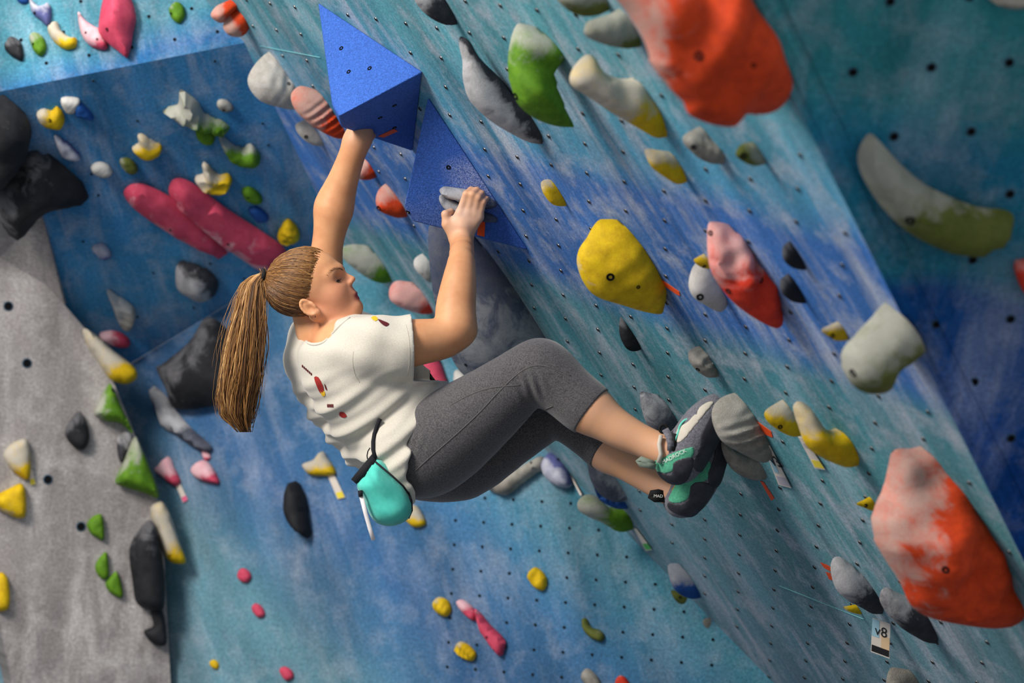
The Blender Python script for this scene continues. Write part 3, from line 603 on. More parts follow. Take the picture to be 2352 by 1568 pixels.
def volume(corners, faces, label, chalk_px, bolts, bev=.006):
    bm = bmesh.new(); vs = [bm.verts.new(c) for c in corners]
    for f in faces: bm.faces.new([vs[i] for i in f])
    bmesh.ops.recalc_face_normals(bm, faces=bm.faces)
    bmesh.ops.bevel(bm, geom=[e for e in bm.edges if len(e.link_faces) == 2], offset=bev, segments=3, affect='EDGES', profile=.5)
    bmesh.ops.subdivide_edges(bm, edges=[e for e in bm.edges if e.calc_length() > .05], cuts=5, use_grid_fill=True)
    bmesh.ops.triangulate(bm, faces=[f for f in bm.faces if len(f.verts) > 4])
    bm.verts.index_update()
    V = np.array([v.co[:] for v in bm.verts]); fs = [[v.index for v in f.verts] for f in bm.faces]; bm.free()
    ch = np.zeros(len(V)); q = proj(V)
    for (x, y, rr, a) in chalk_px: ch = np.maximum(ch, a * np.exp(-((q[:, 0] - x) ** 2 + (q[:, 1] - y) ** 2) / rr ** 2))
    o = obj('climbing_volume', V, fs, VOLM, origin=V.mean(0), sharp=30, attrs={'chalk': ch}); tag(o, label, 'volume')
    for b in bolts: bolt(o, V, fs, b[0], b[1], .0065)
    return o, V, fs
eps = WN * .0006
A_, B_, E_ = MAIN.hit(729, 3) + eps, MAIN.hit(972, 164) + eps, MAIN.hit(949, 349) + eps
C1, C2, C3 = MAIN.hit(779, 266, .225), MAIN.hit(762, 240, .20), MAIN.hit(784, 293, .205)
vol1 = volume([A_, B_, E_, C1, C2, C3], [[0, 1, 3, 4], [1, 2, 5, 3], [3, 5, 4], [0, 4, 5, 2], [0, 2, 1]], 'upper blue pyramid volume with a bright top face, gripped from below', [(780, 60, 60, .3)], [(784, 111), (801, 165), (849, 157), (906, 242), (873, 270), (906, 293), (769, 258)])
G_, H_ = MAIN.hit(983, 219) + eps, MAIN.hit(1216, 576) + eps
I1, I2, I3 = MAIN.hit(967, 250, .05), MAIN.hit(928, 474, .185), MAIN.hit(946, 508, .185)
J_ = MAIN.hit(1034, 528, .0) + eps
vol2 = volume([G_, H_, I3, I2, MAIN.hit(1010, 430) + eps], [[0, 1, 2, 3], [2, 1, 4], [3, 2, 4], [0, 3, 4], [0, 4, 1]], 'lower blue wedge volume carrying the small grey pinch hold', [(1100, 420, 80, 1.0), (975, 480, 55, .8), (1050, 490, 70, .85), (1010, 300, 60, .4)], [(1030, 384), (937, 487)])
bv2 = bvh_of(vol2[1], vol2[2])
# big grey half-cone macro behind the climber's arm
MACM = hold_mat('macro', rgb(104, 108, 120), rgb(78, 88, 116), rgb(164, 166, 170))
hold(m, '984,524 1010,514 1050,516 1084,556 1130,618 1190,705 1250,788 1318,880 1270,900 1180,880 1092,874 1046,838 1010,742 990,640', MACM, 'large grey half-cone volume behind the climber\'s bent arm', (0, .2, .4, .6), [(1070, 838, .005)], w=.13, bp=.03, name='climbing_volume', cat='volume', res=18)
# small two-lobed pinch hold that the near hand grips, bolted to the lower volume
pc, pn = cast(bv2, 1066, 484)
PIN = Plane(pc, pn)
HAND_D = pc[2]
pa = hold(PIN, '1009,437 1020,429 1045,432 1085,440 1120,452 1142,470 1120,480 1080,470 1040,458 1018,450', 'slate', 'small grey two-lobed pinch hold gripped by the climber\'s near hand', (-.3, -.5, .2, .8), h=.032, p=1.7)
pb = hold(PIN, '1010,448 1020,450 1050,466 1090,480 1135,496 1140,510 1100,508 1050,495 1022,480 1009,462', 'slate', 'x', (-.3, -.5, .3, .7), h=.032, p=1.7)
as_part(pb, pa)

# ------------------------------------------------------------------ tape and grade cards
def flat(name, quad, surf, mat, label, cat, lift=.001, parent=None, th=.0008):
    """thin sheet with px corners laid on a plane or a bvh"""
    P = []
    for q in quad:
        if isinstance(surf, Plane): P.append(surf.hit(q[0], q[1], lift)); n = surf.n
        else:
            p, n = cast(surf, q[0], q[1])
            if p is None: return None
            if n @ p > 0: n = -n
            P.append(p + n * lift)
    P = np.array(P); nn = np.cross(P[1] - P[0], P[2] - P[0]); nn /= np.linalg.norm(nn)
    if nn @ P[0] > 0: nn = -nn
    k_ = len(P); V = np.concatenate([P + nn * th, P]); fr = list(range(k_))
    if np.cross(P[1] - P[0], P[2] - P[0]) @ nn < 0: fr = fr[::-1]
    fs = [fr, [i + k_ for i in reversed(fr)]] + [[fr[(i + 1) % k_], fr[i], fr[i] + k_, fr[(i + 1) % k_] + k_] for i in range(k_)]
    o = obj(name, V, fs, mat, parent, smooth=False)
    if parent is None: tag(o, label, cat)
    elif label: o['label'] = label
    return o
bv1 = bvh_of(vol1[1], vol1[2])
flat('tape_strip', [(868, 312), (905, 295), (914, 300), (880, 315)], bv1, TAPE, 'orange tape strip on the underside of the upper blue volume', 'tape')
flat('tape_strip', [(1099, 506), (1115, 505), (1113, 543), (1096, 539)], bv2, TAPE, 'orange tape strip on the lower blue volume below the hand', 'tape')
flat('tape_strip', [(1500, 628), (1508, 634), (1560, 669), (1562, 679), (1552, 674), (1504, 641)], MAIN, TAPE, 'orange tape strip pointing away from the big plain yellow fin', 'tape')
flat('tape_strip', [(1724, 964), (1738, 966), (1771, 990), (1775, 1004), (1764, 1000), (1728, 980)], MAIN, TAPE, 'orange tape strip right of the ribbed foothold', 'tape')
flat('tape_strip', [(1746, 1104), (1754, 1106), (1779, 1144), (1772, 1149)], MAIN, TAPE, 'orange tape strip below the lower stone-grey wing', 'tape')
flat('tape_strip', [(1884, 1291), (1900, 1297), (1912, 1305), (1909, 1312), (1893, 1303)], MAIN, TAPE, 'upper orange tape scrap left of the chalky grey claw', 'tape')
flat('tape_strip', [(1897, 1313), (1908, 1316), (1914, 1332), (1905, 1330)], MAIN, TAPE, 'lower orange tape scrap left of the chalky grey claw', 'tape')
CARD = plain('card_white', rgb(216, 206, 196), .6, .3, var=.05); CB = plain('card_black', rgb(24, 24, 30), .6, .3); CT = plain('card_tan', rgb(214, 184, 146), .6, .3); CLB = plain('card_pale_blue', rgb(150, 190, 206), .6, .3); CGY = plain('card_lilac', rgb(176, 170, 182), .6, .3); CGN = plain('card_green', rgb(80, 170, 84), .6, .3); CYL = plain('card_yellow', rgb(226, 206, 60), .6, .3); CPK = plain('card_pink', rgb(226, 96, 140), .6, .3)
def card(quad, surf, label, bits, lift=.004):
    """quad: px corners top-left, top-right, bottom-right, bottom-left; bits: (u0,v0,u1,v1,mat) in card space"""
    o = flat('grade_card', quad, surf, CARD, label, 'card', lift, th=.0015)
    q = np.array(quad, float)
    at = lambda u_, v_: tuple((q[0] * (1 - u_) + q[1] * u_) * (1 - v_) + (q[3] * (1 - u_) + q[2] * u_) * v_)
    for (u0, v0, u1, v1, mt) in bits:
        flat('print', [at(u0, v0), at(u1, v0), at(u1, v1), at(u0, v1)], surf, mt, None, None, lift + .0019, o, .0004)
    return o, at
def letters(txt, frame, size, mat, parent, name='lettering'):
    """frame: (origin, xdir, ydir, normal) camera axes"""
    cu = bpy.data.curves.new('txt', 'FONT'); cu.body = txt; cu.size = 1; cu.extrude = 0.01; cu.align_x = 'CENTER'; cu.align_y = 'CENTER'
    to = bpy.data.objects.new('txt', cu); COL.objects.link(to)
    dg = bpy.context.evaluated_depsgraph_get(); me = to.evaluated_get(dg).to_mesh()
    Vt = np.array([v.co[:] for v in me.vertices]); ft = [list(p.vertices) for p in me.polygons]
    bpy.data.objects.remove(to); bpy.data.curves.remove(cu)
    o0, x, y, n = frame
    V = o0 + Vt[:, :1] * size * x + Vt[:, 1:2] * size * y + Vt[:, 2:] * size * n
    return obj(name, V, ft, mat, parent, smooth=False)
pv = MAIN.hit(2012, 1420, .02); CV = Plane(pv, np.array([-.15, .1, -1.0]))
c_, at_ = card([(2004, 1418), (2045, 1432), (2043, 1512), (2000, 1496)], CV, 'V8 grade card hanging below the chalky grey claw', [(0, .02, .40, .52, CLB), (.52, .42, .98, .78, CT), (.03, .78, .97, .97, CB)], 0)
tc = CV.hit(*at_(.5, .33), .0026); tx = CV.hit(*at_(.9, .33), .0026) - CV.hit(*at_(.1, .33), .0026); tx /= np.linalg.norm(tx); ty = CV.hit(*at_(.5, .1), .0026) - tc; ty /= np.linalg.norm(ty)
letters('v8', (tc, tx, ty, CV.n), .036, CB, c_)
c_, at_ = card([(1752, 1018), (1768, 1022), (1818, 1120), (1789, 1112)], MAIN, 'white grade card hanging from the ribbed foothold', [(.05, .2, .5, .7, CLB), (.05, .78, .95, .98, CGY)])
tc = MAIN.hit(*at_(.55, .42), .0075); tx = MAIN.hit(*at_(.95, .42), .0075) - MAIN.hit(*at_(.1, .42), .0075); tx /= np.linalg.norm(tx); ty = MAIN.hit(*at_(.55, .2), .0075) - tc; ty -= tx * (ty @ tx); ty /= np.linalg.norm(ty)
letters('V3', (tc, tx, ty, MAIN.n), .05, CB, c_)
card([(1834, 1002), (1848, 1006), (1896, 1078), (1872, 1074)], MAIN, 'white grade card with a yellow foot below the larger yellow scoop', [(.1, .2, .9, .34, CGY), (.05, .74, .95, .97, CYL)])
card([(2212, 1178), (2243, 1186), (2300, 1290), (2266, 1284)], MAIN, 'white grade card sticking out behind the huge lumpy orange hold', [(.1, .35, .9, .7, CGY)])
card([(1455, 1212), (1462, 1214), (1498, 1262), (1484, 1264)], MAIN, 'narrow grade card with a green foot below the moss-green hold', [(.05, .7, .95, .97, CGN)])
card([(1309, 1090), (1314, 1092), (1340, 1134), (1333, 1138)], LOWER, 'narrow card edge with its shadow painted black between the violet egg hold and the moss-green hold', [(.5, 0, 1, 1, CB)])  # black half is the card's cast shadow, put in as colour
card([(752, 1090), (766, 1086), (793, 1142), (776, 1146)], LOWER, 'narrow grade card with a yellow foot left of the chalk bag', [(.05, .74, .95, .98, CYL)])
card([(402, 1110), (412, 1106), (432, 1148), (421, 1154)], LOWER, 'narrow grade card with a pink foot below the small pink and white hold', [(.05, .74, .95, .98, CPK)])
card([(66, 1080), (74, 1078), (82, 1112), (70, 1114)], GREY, 'narrow card with a yellow foot between the yellow holds of the grey wall', [(.05, .6, .95, .98, CYL)])
# pale cords stuck on the wall
def tube(path, rad, k_=6, taper=None):
    path = np.asarray(path, float); n = len(path); V = []; fs = []
    ref = np.array([.3, .2, -1.0])
    for i in range(n):
        t_ = path[min(i + 1, n - 1)] - path[max(i - 1, 0)]; t_ /= np.linalg.norm(t_) + 1e-12
        a = np.cross(t_, ref); a /= np.linalg.norm(a) + 1e-12; b = np.cross(t_, a)
        rr = rad * (taper[i] if taper is not None else 1)
        for j in range(k_):
            w_ = 2 * math.pi * j / k_; V.append(path[i] + (a * math.cos(w_) + b * math.sin(w_)) * rr)
    for i in range(n - 1):
        for j in range(k_): fs.append([i * k_ + j, i * k_ + (j + 1) % k_, (i + 1) * k_ + (j + 1) % k_, (i + 1) * k_ + j])
    fs.append(list(range(k_))[::-1]); fs.append([(n - 1) * k_ + j for j in range(k_)])
    return np.array(V), fs
CORD = plain('pale_cord', rgb(120, 190, 196), .7)
for a, b, lb in [((598, 106), (735, 132), 'thin pale line across the wall left of the upper blue volume'), ((1790, 1345), (1985, 1422), 'thin pale line across the wall left of the V8 card')]:
    V, fs = tube([MAIN.hit(a[0] + (b[0] - a[0]) * t_, a[1] + (b[1] - a[1]) * t_, .001) for t_ in np.linspace(0, 1, 6)], .0011)
    tag(obj('cord', V, fs, CORD), lb, 'cord')
# ------------------------------------------------------------------ signed-distance modelling (camera axes, metres)
D0 = 7.75; PX = D0 / F                                  # metres per pixel at the climber
def Bp(x, y, dz=0.0): return ray(x, y) * (D0 + dz)
class RCone:
    def __init__(s, a, b, ra, rb):
        s.a, s.b, s.ra, s.rb = np.asarray(a, float), np.asarray(b, float), ra, rb
        s.c = (s.a + s.b) / 2; s.R = np.linalg.norm(s.a - s.b) / 2 + max(ra, rb)
    def __call__(s, p):
        ab = s.b - s.a; t = np.clip(((p - s.a) @ ab) / max(ab @ ab, 1e-12), 0, 1)
        d = p - s.a - t[:, None] * ab
        return np.sqrt(np.einsum('ij,ij->i', d, d)) - (s.ra + (s.rb - s.ra) * t)
class Ell:
    def __init__(s, c, ax, r):
        s.c = np.asarray(c, float); s.A = np.asarray(ax, float); s.r = np.asarray(r, float); s.R = s.r.max()
    def __call__(s, p):
        q = ((p - s.c) @ s.A.T) / s.r; q2 = q / s.r; k0 = np.sqrt(np.einsum('ij,ij->i', q, q)); k1 = np.sqrt(np.einsum('ij,ij->i', q2, q2)) + 1e-9
        return k0 * (k0 - 1) / k1
def smin(a, b, k):
    h = np.maximum(k - np.abs(a - b), 0) / k
    return np.minimum(a, b) - h * h * k * .25
class Shape:
    """ordered list of (op, primitive, blend); op + union, - cut"""
    def __init__(s, items, off=0.0, post=None): s.items, s.off, s.post = items, off, post
    def ev(s, p, sub=None):
        d = None
        for op, pr, k_ in (s.items if sub is None else sub):
            v = pr(p) - s.off if op == '+' else pr(p)
            if d is None: d = v if op == '+' else np.full(len(p), 1.0)
            elif op == '+': d = smin(d, v, k_)
            else: d = -smin(-d, v, k_)
        if s.post is not None: d = s.post(p, d)
        return d
def nets(shape, h, Bk=10, margin=.03, weld=True):
    """surface nets over sparse blocks"""
    adds = [i for i in shape.items if i[0] == '+']
    lo = np.min([i[1].c - i[1].R for i in adds], 0) - margin - shape.off; hi = np.max([i[1].c + i[1].R for i in adds], 0) + margin + shape.off
    nb = np.ceil((hi - lo) / (h * Bk)).astype(int); hd = h * Bk * .87
    ks = np.maximum.accumulate([i[2] for i in shape.items][::-1])[::-1] + .012; KM = ks.max(); N3 = nb * Bk + 2; ids = []; pos = []; quads = []
    gi = np.stack(np.meshgrid(*[np.arange(Bk + 1)] * 3, indexing='ij'), -1).reshape(-1, 3)
    n1 = Bk + 1
    BI = np.stack(np.meshgrid(*[np.arange(k_) for k_ in nb], indexing='ij'), -1).reshape(-1, 3)
    BC = lo + (BI * Bk + Bk / 2) * h; Lp = hd * 1.35
    vals = np.stack([i[1](BC) - (shape.off if i[0] == '+' else 0) for i in shape.items]); plus = np.array([i[0] == '+' for i in shape.items])
    vmin = vals[plus].min(0)
    for bx in np.flatnonzero(vmin < Lp + KM * .5):
        bo = BI[bx] * Bk
        kp = np.where(plus, vals[:, bx] < max(vmin[bx], -Lp) + 2 * Lp + ks, vals[:, bx] < Lp + ks)
        near = [shape.items[q] for q in np.flatnonzero(kp)]
        dc = shape.ev(BC[bx][None], near)[0]
        if abs(dc) > hd * 1.8 + .012: continue
        d = shape.ev(lo + (gi + bo) * h, near).reshape(n1, n1, n1)
        s = d < 0
        if s.all() or not s.any(): continue
        c8 = [(i, j, k_) for i in (0, 1) for j in (0, 1) for k_ in (0, 1)]
        cs = np.stack([s[i:i + Bk, j:j + Bk, k_:k_ + Bk] for i, j, k_ in c8]); cnt = cs.sum(0)
        act = np.argwhere((cnt > 0) & (cnt < 8))
        if len(act) == 0: continue
        acc = np.zeros((len(act), 3)); num = np.zeros(len(act))
        for a in c8:
            for ax in range(3):
                if a[ax]: continue
                b = list(a); b[ax] = 1
                da = d[act[:, 0] + a[0], act[:, 1] + a[1], act[:, 2] + a[2]]; db = d[act[:, 0] + b[0], act[:, 1] + b[1], act[:, 2] + b[2]]
                x = (da < 0) != (db < 0); t = np.where(x, da / np.where(x, da - db, 1), 0)
                q = np.tile(np.array(a, float), (len(act), 1)); q[:, ax] += t
                acc += q * x[:, None]; num += x
        g_ = act + bo
        ids.append((g_[:, 0] * N3[1] + g_[:, 1]) * N3[2] + g_[:, 2]); pos.append(lo + (g_ + acc / num[:, None]) * h)
        for ax in range(3):
            sl0 = [slice(0, Bk)] * 3; sl1 = [slice(0, Bk)] * 3; sl1[ax] = slice(1, Bk + 1)
            x = np.argwhere(s[tuple(sl0)] != s[tuple(sl1)])
            if len(x) == 0: continue
            inn = s[x[:, 0], x[:, 1], x[:, 2]]; g2 = x + bo; b1, b2 = (ax + 1) % 3, (ax + 2) % 3
            ok = (g2[:, b1] > 0) & (g2[:, b2] > 0); g2, inn = g2[ok], inn[ok]
            e1, e2 = np.eye(3, dtype=int)[b1], np.eye(3, dtype=int)[b2]
            f = lambda a: (a[:, 0] * N3[1] + a[:, 1]) * N3[2] + a[:, 2]
            qd = np.stack([f(g2), f(g2 - e1), f(g2 - e1 - e2), f(g2 - e2)], 1)
            qd[~inn] = qd[~inn][:, ::-1]; quads.append(qd)
    ids = np.concatenate(ids); pos = np.concatenate(pos); o = np.argsort(ids); ids, pos = ids[o], pos[o]
    Q = np.concatenate(quads); ix = np.searchsorted(ids, Q); ix = np.clip(ix, 0, len(ids) - 1); ok = (ids[ix] == Q).all(1)
    ix = ix[ok]
    # keep the main piece only
    lab = np.arange(len(pos)); e = np.concatenate([ix[:, [0, 1]], ix[:, [1, 2]], ix[:, [2, 3]]])
    while True:
        a, b = lab[e[:, 0]], lab[e[:, 1]]; df = a != b
        if not df.any(): break
        e = e[df]; a, b = a[df], b[df]; np.minimum.at(lab, np.maximum(a, b), np.minimum(a, b))
        while True:
            l2 = lab[lab]
            if (l2 == lab).all(): break
            lab = l2
    if weld:
        u_, c_ = np.unique(lab, return_counts=True); keep = lab == u_[c_.argmax()]
        mp = np.cumsum(keep) - 1; ix = mp[ix[keep[ix[:, 0]]]]; pos = pos[keep]
    return pos, ix
def relax(V, Fq, it=1, lam=.5):
    e = np.concatenate([Fq[:, [0, 1]], Fq[:, [1, 2]], Fq[:, [2, 3]], Fq[:, [3, 0]]])
    for _ in range(it):
        acc = np.zeros_like(V); n = np.zeros(len(V))
        for a, b in ((0, 1), (1, 0)): np.add.at(acc, e[:, a], V[e[:, b]]); np.add.at(n, e[:, a], 1)
        V = V + lam * (acc / np.maximum(n, 1)[:, None] - V)
    return V
def chain(P, k_=.02, sub=3):
    """P: (x,y,dz,r px) joints, rounded with a spline"""
    out = []; P = [tuple(q) for q in P]
    if len(P) > 2:
        A = np.array(P, float); Q = []
        for i in range(len(A) - 1):
            a, b, c, d = A[max(i - 1, 0)], A[i], A[i + 1], A[min(i + 2, len(A) - 1)]
            for t in np.arange(sub) / sub: Q.append(.5 * ((2 * b) + (-a + c) * t + (2 * a - 5 * b + 4 * c - d) * t * t + (-a + 3 * b - 3 * c + d) * t ** 3))
        P = Q + [A[-1]]
    for a, b in zip(P[:-1], P[1:]): out.append(('+', RCone(Bp(*a[:3]), Bp(*b[:3]), a[3] * PX, b[3] * PX), k_))
    return out

# ------------------------------------------------------------------ the climber
HD = HAND_D - .045 - D0                                  # depth of the near hand on its hold
# head frame: forward, up, towards the camera
hf = np.array([.86, -.50, -.17]); hf /= np.linalg.norm(hf)
hu = np.array([-.5, -.86, -.05]); hu -= hf * (hu @ hf); hu /= np.linalg.norm(hu)
hr = np.cross(hf, hu); hr = hr if hr[2] < 0 else -hr
HO = Bp(712, 690, -.03)
HA = np.stack([hf, hu, hr])
def hp(f_, u_, r_): return HO + hf * f_ + hu * u_ + hr * r_
def mir(fn): return [fn(s_) for s_ in (1, -1)]
head = [('+', Ell(hp(.010, .052, 0), HA, (.098, .082, .073)), .02),
        ('+', Ell(hp(.045, .022, 0), HA, (.066, .076, .063)), .03),
        ('+', Ell(hp(.052, -.030, 0), HA, (.056, .058, .052)), .03),
        ('+', RCone(hp(.098, -.076, .008), hp(.098, -.076, -.008), .0155, .0155), .03)]
for s_ in (1, -1):
    head += [('+', RCone(hp(.004, -.040, .052 * s_), hp(.084, -.078, .018 * s_), .017, .015), .022),
             ('+', Ell(hp(.074, -.022, .034 * s_), HA, (.024, .026, .024)), .03),
             ('+', RCone(hp(.108, .031, .010 * s_), hp(.088, .030, .044 * s_), .010, .010), .02)]
head += [('+', RCone(hp(.111, .018, 0), hp(.1275, -.0085, 0), .0064, .0082), .010)]
for s_ in (1, -1): head += [('-', Ell(hp(.114, .012, .031 * s_), HA, (.018, .012, .018)), .014),
                            ('+', Ell(hp(.083, .0115, .031 * s_), HA, (.0165, .0125, .0165)), .005),
                            ('+', Ell(hp(.1175, -.0135, .0095 * s_), HA, (.0095, .0065, .0062)), .006),
                            ('-', Ell(hp(.1215, -.0195, .0068 * s_), HA, (.005, .003, .003)), .003)]
head += [('+', Ell(hp(.103, -.040, 0), HA, (.012, .018, .022)), .016),
         ('+', RCone(hp(.1120, -.0465, .009), hp(.1120, -.0465, -.009), .0058, .0058), .007),
         ('+', RCone(hp(.1085, -.0575, .008), hp(.1085, -.0575, -.008), .0064, .0064), .007),
         ('-', RCone(hp(.1190, -.0520, .020), hp(.1190, -.0520, -.020), .0032, .0032), .004)]
for s_ in (1, -1):                                        # ears: disc, hollow, rim, lobe
    ea = hp(.006, -.014, .070 * s_); er = hr * s_
    e1 = hu * .93 - hf * .36; e1 /= np.linalg.norm(e1); e2 = np.cross(e1, er); e2 = e2 if e2 @ hf > 0 else -e2
    rim = [ea + e1 * (.0260 * math.cos(t_)) * (1 if math.cos(t_) > 0 else .92) - e2 * (.0160 * math.sin(t_)) * (1 if math.sin(t_) > 0 else .7) + er * (.006 + .004 * max(0, math.sin(t_))) for t_ in np.linspace(-.9, 3.6, 12)]
    head += [('+', Ell(ea + er * .003, np.stack([e1, e2, er]), (.027, .016, .006)), .008)]
    head += [('+', RCone(a, b, .0036, .0036), .004) for a, b in zip(rim[:-1], rim[1:])]
    head += [('+', Ell(ea - e1 * .024 + e2 * .004 + er * .005, np.stack([e1, e2, er]), (.010, .008, .005)), .006),
             ('+', RCone(ea + e1 * .002 + e2 * .012 + er * .006, ea - e1 * .010 + e2 * .011 + er * .007, .0042, .0045), .005),
             ('-', Ell(ea - e1 * .004 + er * .012, np.stack([e1, e2, er]), (.012, .007, .008)), .005)]
neck = chain([(708, 704, .025, 40), (728, 750, .03, 37), (762, 795, .02, 48)], .014) + [('+', RCone(Bp(745, 778, .02), Bp(822, 802, -.12), 34 * PX, 40 * PX), .04), ('+', RCone(Bp(735, 765, .02), Bp(755, 775, .15), 42 * PX, 42 * PX), .05)]
torso = chain([(785, 800, -.06, 66), (835, 860, -.05, 74), (890, 945, -.03, 72), (950, 1030, -.03, 84)], .06, 1) + chain([(765, 785, .12, 66), (815, 850, .12, 74), (875, 940, .10, 72), (945, 1030, .09, 84)], .09, 1) + [('+', RCone(Bp(838, 800, -.14), Bp(755, 765, .20), 50 * PX, 50 * PX), .06)]
right_arm = chain([(840, 800, -.16, 52), (900, 795, -.16, 49), (955, 786, -.15, 46), (1020, 776, -.13, 40), (1049, 752, -.12, 38)], .02) + chain([(1052, 757, -.12, 37), (1046, 715, -.10, 39), (1053, 660, -.07, 35), (1060, 600, -.03, 26.5), (1061, 556, HD + .0, 23.5)], .02) + [('+', RCone(Bp(1066, 768, -.12), Bp(1072, 762, -.12), 17 * PX, 17 * PX), .02)]
# near hand: back of the hand, four fingers over the hold, thumb at its left side
h0 = HD
hand = [('+', RCone(Bp(1060, 560, h0), Bp(1064, 520, h0 - .004), 22 * PX, 25 * PX), .02),
        ('+', RCone(Bp(1046, 512, h0 - .002), Bp(1058, 490, h0 - .012), 15 * PX, 12 * PX), .015), ('+', RCone(Bp(1060, 520, h0 - .004), Bp(1076, 488, h0 - .014), 16 * PX, 12 * PX), .012),
        ('+', RCone(Bp(1070, 524, h0 - .002), Bp(1091, 491, h0 - .013), 15 * PX, 11.5 * PX), .012), ('+', RCone(Bp(1074, 536, h0), Bp(1101, 499, h0 - .010), 14 * PX, 10.5 * PX), .012)]
fing = [((1057, 488, -.012), (1071, 446, -.026), (1082, 436, -.004), (1080, 452, .022), 8.6), ((1075, 487, -.014), (1085, 447, -.029), (1095, 437, -.006), (1093, 455, .022), 8.8),
        ((1090, 490, -.013), (1098, 454, -.028), (1106, 444, -.006), (1105, 460, .022), 8.4), ((1101, 498, -.010), (1110, 464, -.022), (1117, 456, -.002), (1115, 470, .022), 7.3)]
for a, b, c_, d_, r0 in fing:
    j = [(q[0], q[1], h0 + q[2]) for q in (a, b, c_, d_)]
    hand += [('+', RCone(Bp(*j[0]), Bp(*j[1]), (r0 + 1.6) * PX, r0 * PX), .008), ('+', RCone(Bp(*j[1]), Bp(*j[2]), r0 * PX, (r0 - .8) * PX), .004), ('+', RCone(Bp(*j[2]), Bp(*j[3]), (r0 - .8) * PX, (r0 - 1.6) * PX), .004)]
hand += [('+', RCone(Bp(1044, 540, h0), Bp(1027, 515, h0 - .006), 15 * PX, 12.5 * PX), .018), ('+', RCone(Bp(1027, 515, h0 - .006), Bp(1023, 492, h0 - .008), 11.5 * PX, 9.5 * PX), .006), ('+', RCone(Bp(1023, 492, h0 - .008), Bp(1036, 486, h0 + .012), 9.5 * PX, 8 * PX), .004)]
LH = .16
left_arm = chain([(757, 768, .20, 54), (750, 690, .22, 44), (748, 610, .22, 35), (752, 562, .21, 29)], .02) + chain([(752, 562, .21, 29), (764, 492, .20, 38.5), (770, 465, .20, 38), (793, 400, .18, 29), (812, 345, LH, 24.5), (821, 318, LH, 25)], .02)
lhand = [('+', RCone(Bp(820, 320, LH), Bp(826, 300, LH + .01), 26 * PX, 26 * PX), .02), ('+', RCone(Bp(838, 322, LH), Bp(842, 304, LH + .01), 14 * PX, 13 * PX), .015)]
for i_, (fx, fy) in enumerate([(808, 288), (820, 287), (833, 289), (845, 294)]):
    lhand += [('+', RCone(Bp(fx + 2, 304, LH + .012), Bp(fx, fy, LH + .035), 9 * PX, 8 * PX), .008), ('+', RCone(Bp(fx, fy, LH + .035), Bp(fx + 3, fy + 8, LH + .065), 8 * PX, 7 * PX), .004)]
lhand += [('+', RCone(Bp(846, 318, LH + .005), Bp(856, 312, LH + .03), 9.5 * PX, 8 * PX), .008)]
legR = chain([(985, 1035, -.10, 98), (1050, 985, -.13, 90), (1130, 925, -.17, 74), (1200, 868, -.19, 58), (1238, 843, -.20, 52)], .03, 2) + chain([(1240, 845, -.20, 50), (1262, 862, -.205, 50), (1330, 922, -.225, 47), (1368, 950, -.24, 42)], .035)
legL = chain([(985, 1050, .10, 92), (1060, 1055, .08, 84), (1150, 1008, .05, 68), (1240, 958, .02, 54), (1292, 930, .0, 47)], .03, 2) + chain([(1294, 934, .0, 46), (1330, 970, -.03, 45), (1390, 1025, -.07, 40), (1412, 1042, -.085, 37)], .035)
shinR = chain([(1368, 950, -.24, 41), (1420, 985, -.255, 36), (1475, 1012, -.27, 29), (1518, 1032, -.285, 29), (1552, 1042, -.30, 30)], .02)
shinL = chain([(1412, 1042, -.085, 37), (1455, 1072, -.11, 33), (1500, 1104, -.135, 27), (1545, 1130, -.16, 27), (1575, 1140, -.17, 28)], .02)
body_items = torso + legR + legL + shinR + shinL + neck + right_arm + left_arm + head + hand + lhand
body = Shape(body_items)
BV, BF = nets(body, .0030)
BV = relax(BV, BF, 1, .45)
def skin_mat():
    m_, nt, b = nodes('skin', .52, .35); vec = objvec(nt)
    lip = nd(nt, 'ShaderNodeAttribute', attribute_name='lip').outputs['Fac']; hand_ = nd(nt, 'ShaderNodeAttribute', attribute_name='dust').outputs['Fac']
    n1 = noise(nt, vec, 16, 4, .6); n2 = noise(nt, vec, 90, 3, .6)
    col = mixc(nt, ramp(nt, n1, [(.35, 0.0), (.7, 1.0)]), rgb(216, 158, 114), rgb(200, 138, 96))
    fl_ = nd(nt, 'ShaderNodeAttribute', attribute_name='flush').outputs['Fac']
    col = mixc(nt, fl_, col, rgb(206, 134, 112))
    col = mixc(nt, lip, col, rgb(132, 52, 58)); col = mixc(nt, math_n(nt, 'MULTIPLY', hand_, ramp(nt, n1, [(.3, .25), (.6, .8)])), col, rgb(222, 190, 172))
    nt.links.new(col, b.inputs['Base Color'])
    b.inputs['Subsurface Weight'].default_value = .12; b.inputs['Subsurface Radius'].default_value = (.012, .005, .003); b.inputs['Subsurface Scale'].default_value = .5
    bump(nt, b, n2, .0006, .25); return m_
SKIN = skin_mat()
person = empty('person', Bp(1000, 1180, 0)); tag(person, 'climber with a blond ponytail, white T-shirt and grey leggings hanging from blue volumes', 'person')
loc = (BV - HO) @ HA.T
lipm = np.exp(-(((loc[:, 0] - .116) / .012) ** 2 + ((loc[:, 1] + .0525) / .0105) ** 4 + ((loc[:, 2]) / .021) ** 4)) * (np.abs(loc[:, 1] + .0525) < .014)
hd_ = np.linalg.norm(BV - Bp(1070, 490, HD), axis=1); dust = np.clip(1.4 - hd_ / .07, 0, 1)
hd2 = np.linalg.norm(BV - Bp(828, 300, LH), axis=1); dust = np.maximum(dust, np.clip(1.2 - hd2 / .06, 0, 1) * .6)
dust = np.maximum(dust, np.clip((proj(BV)[:, 0] - 1320) / 40, 0, 1) * .45)
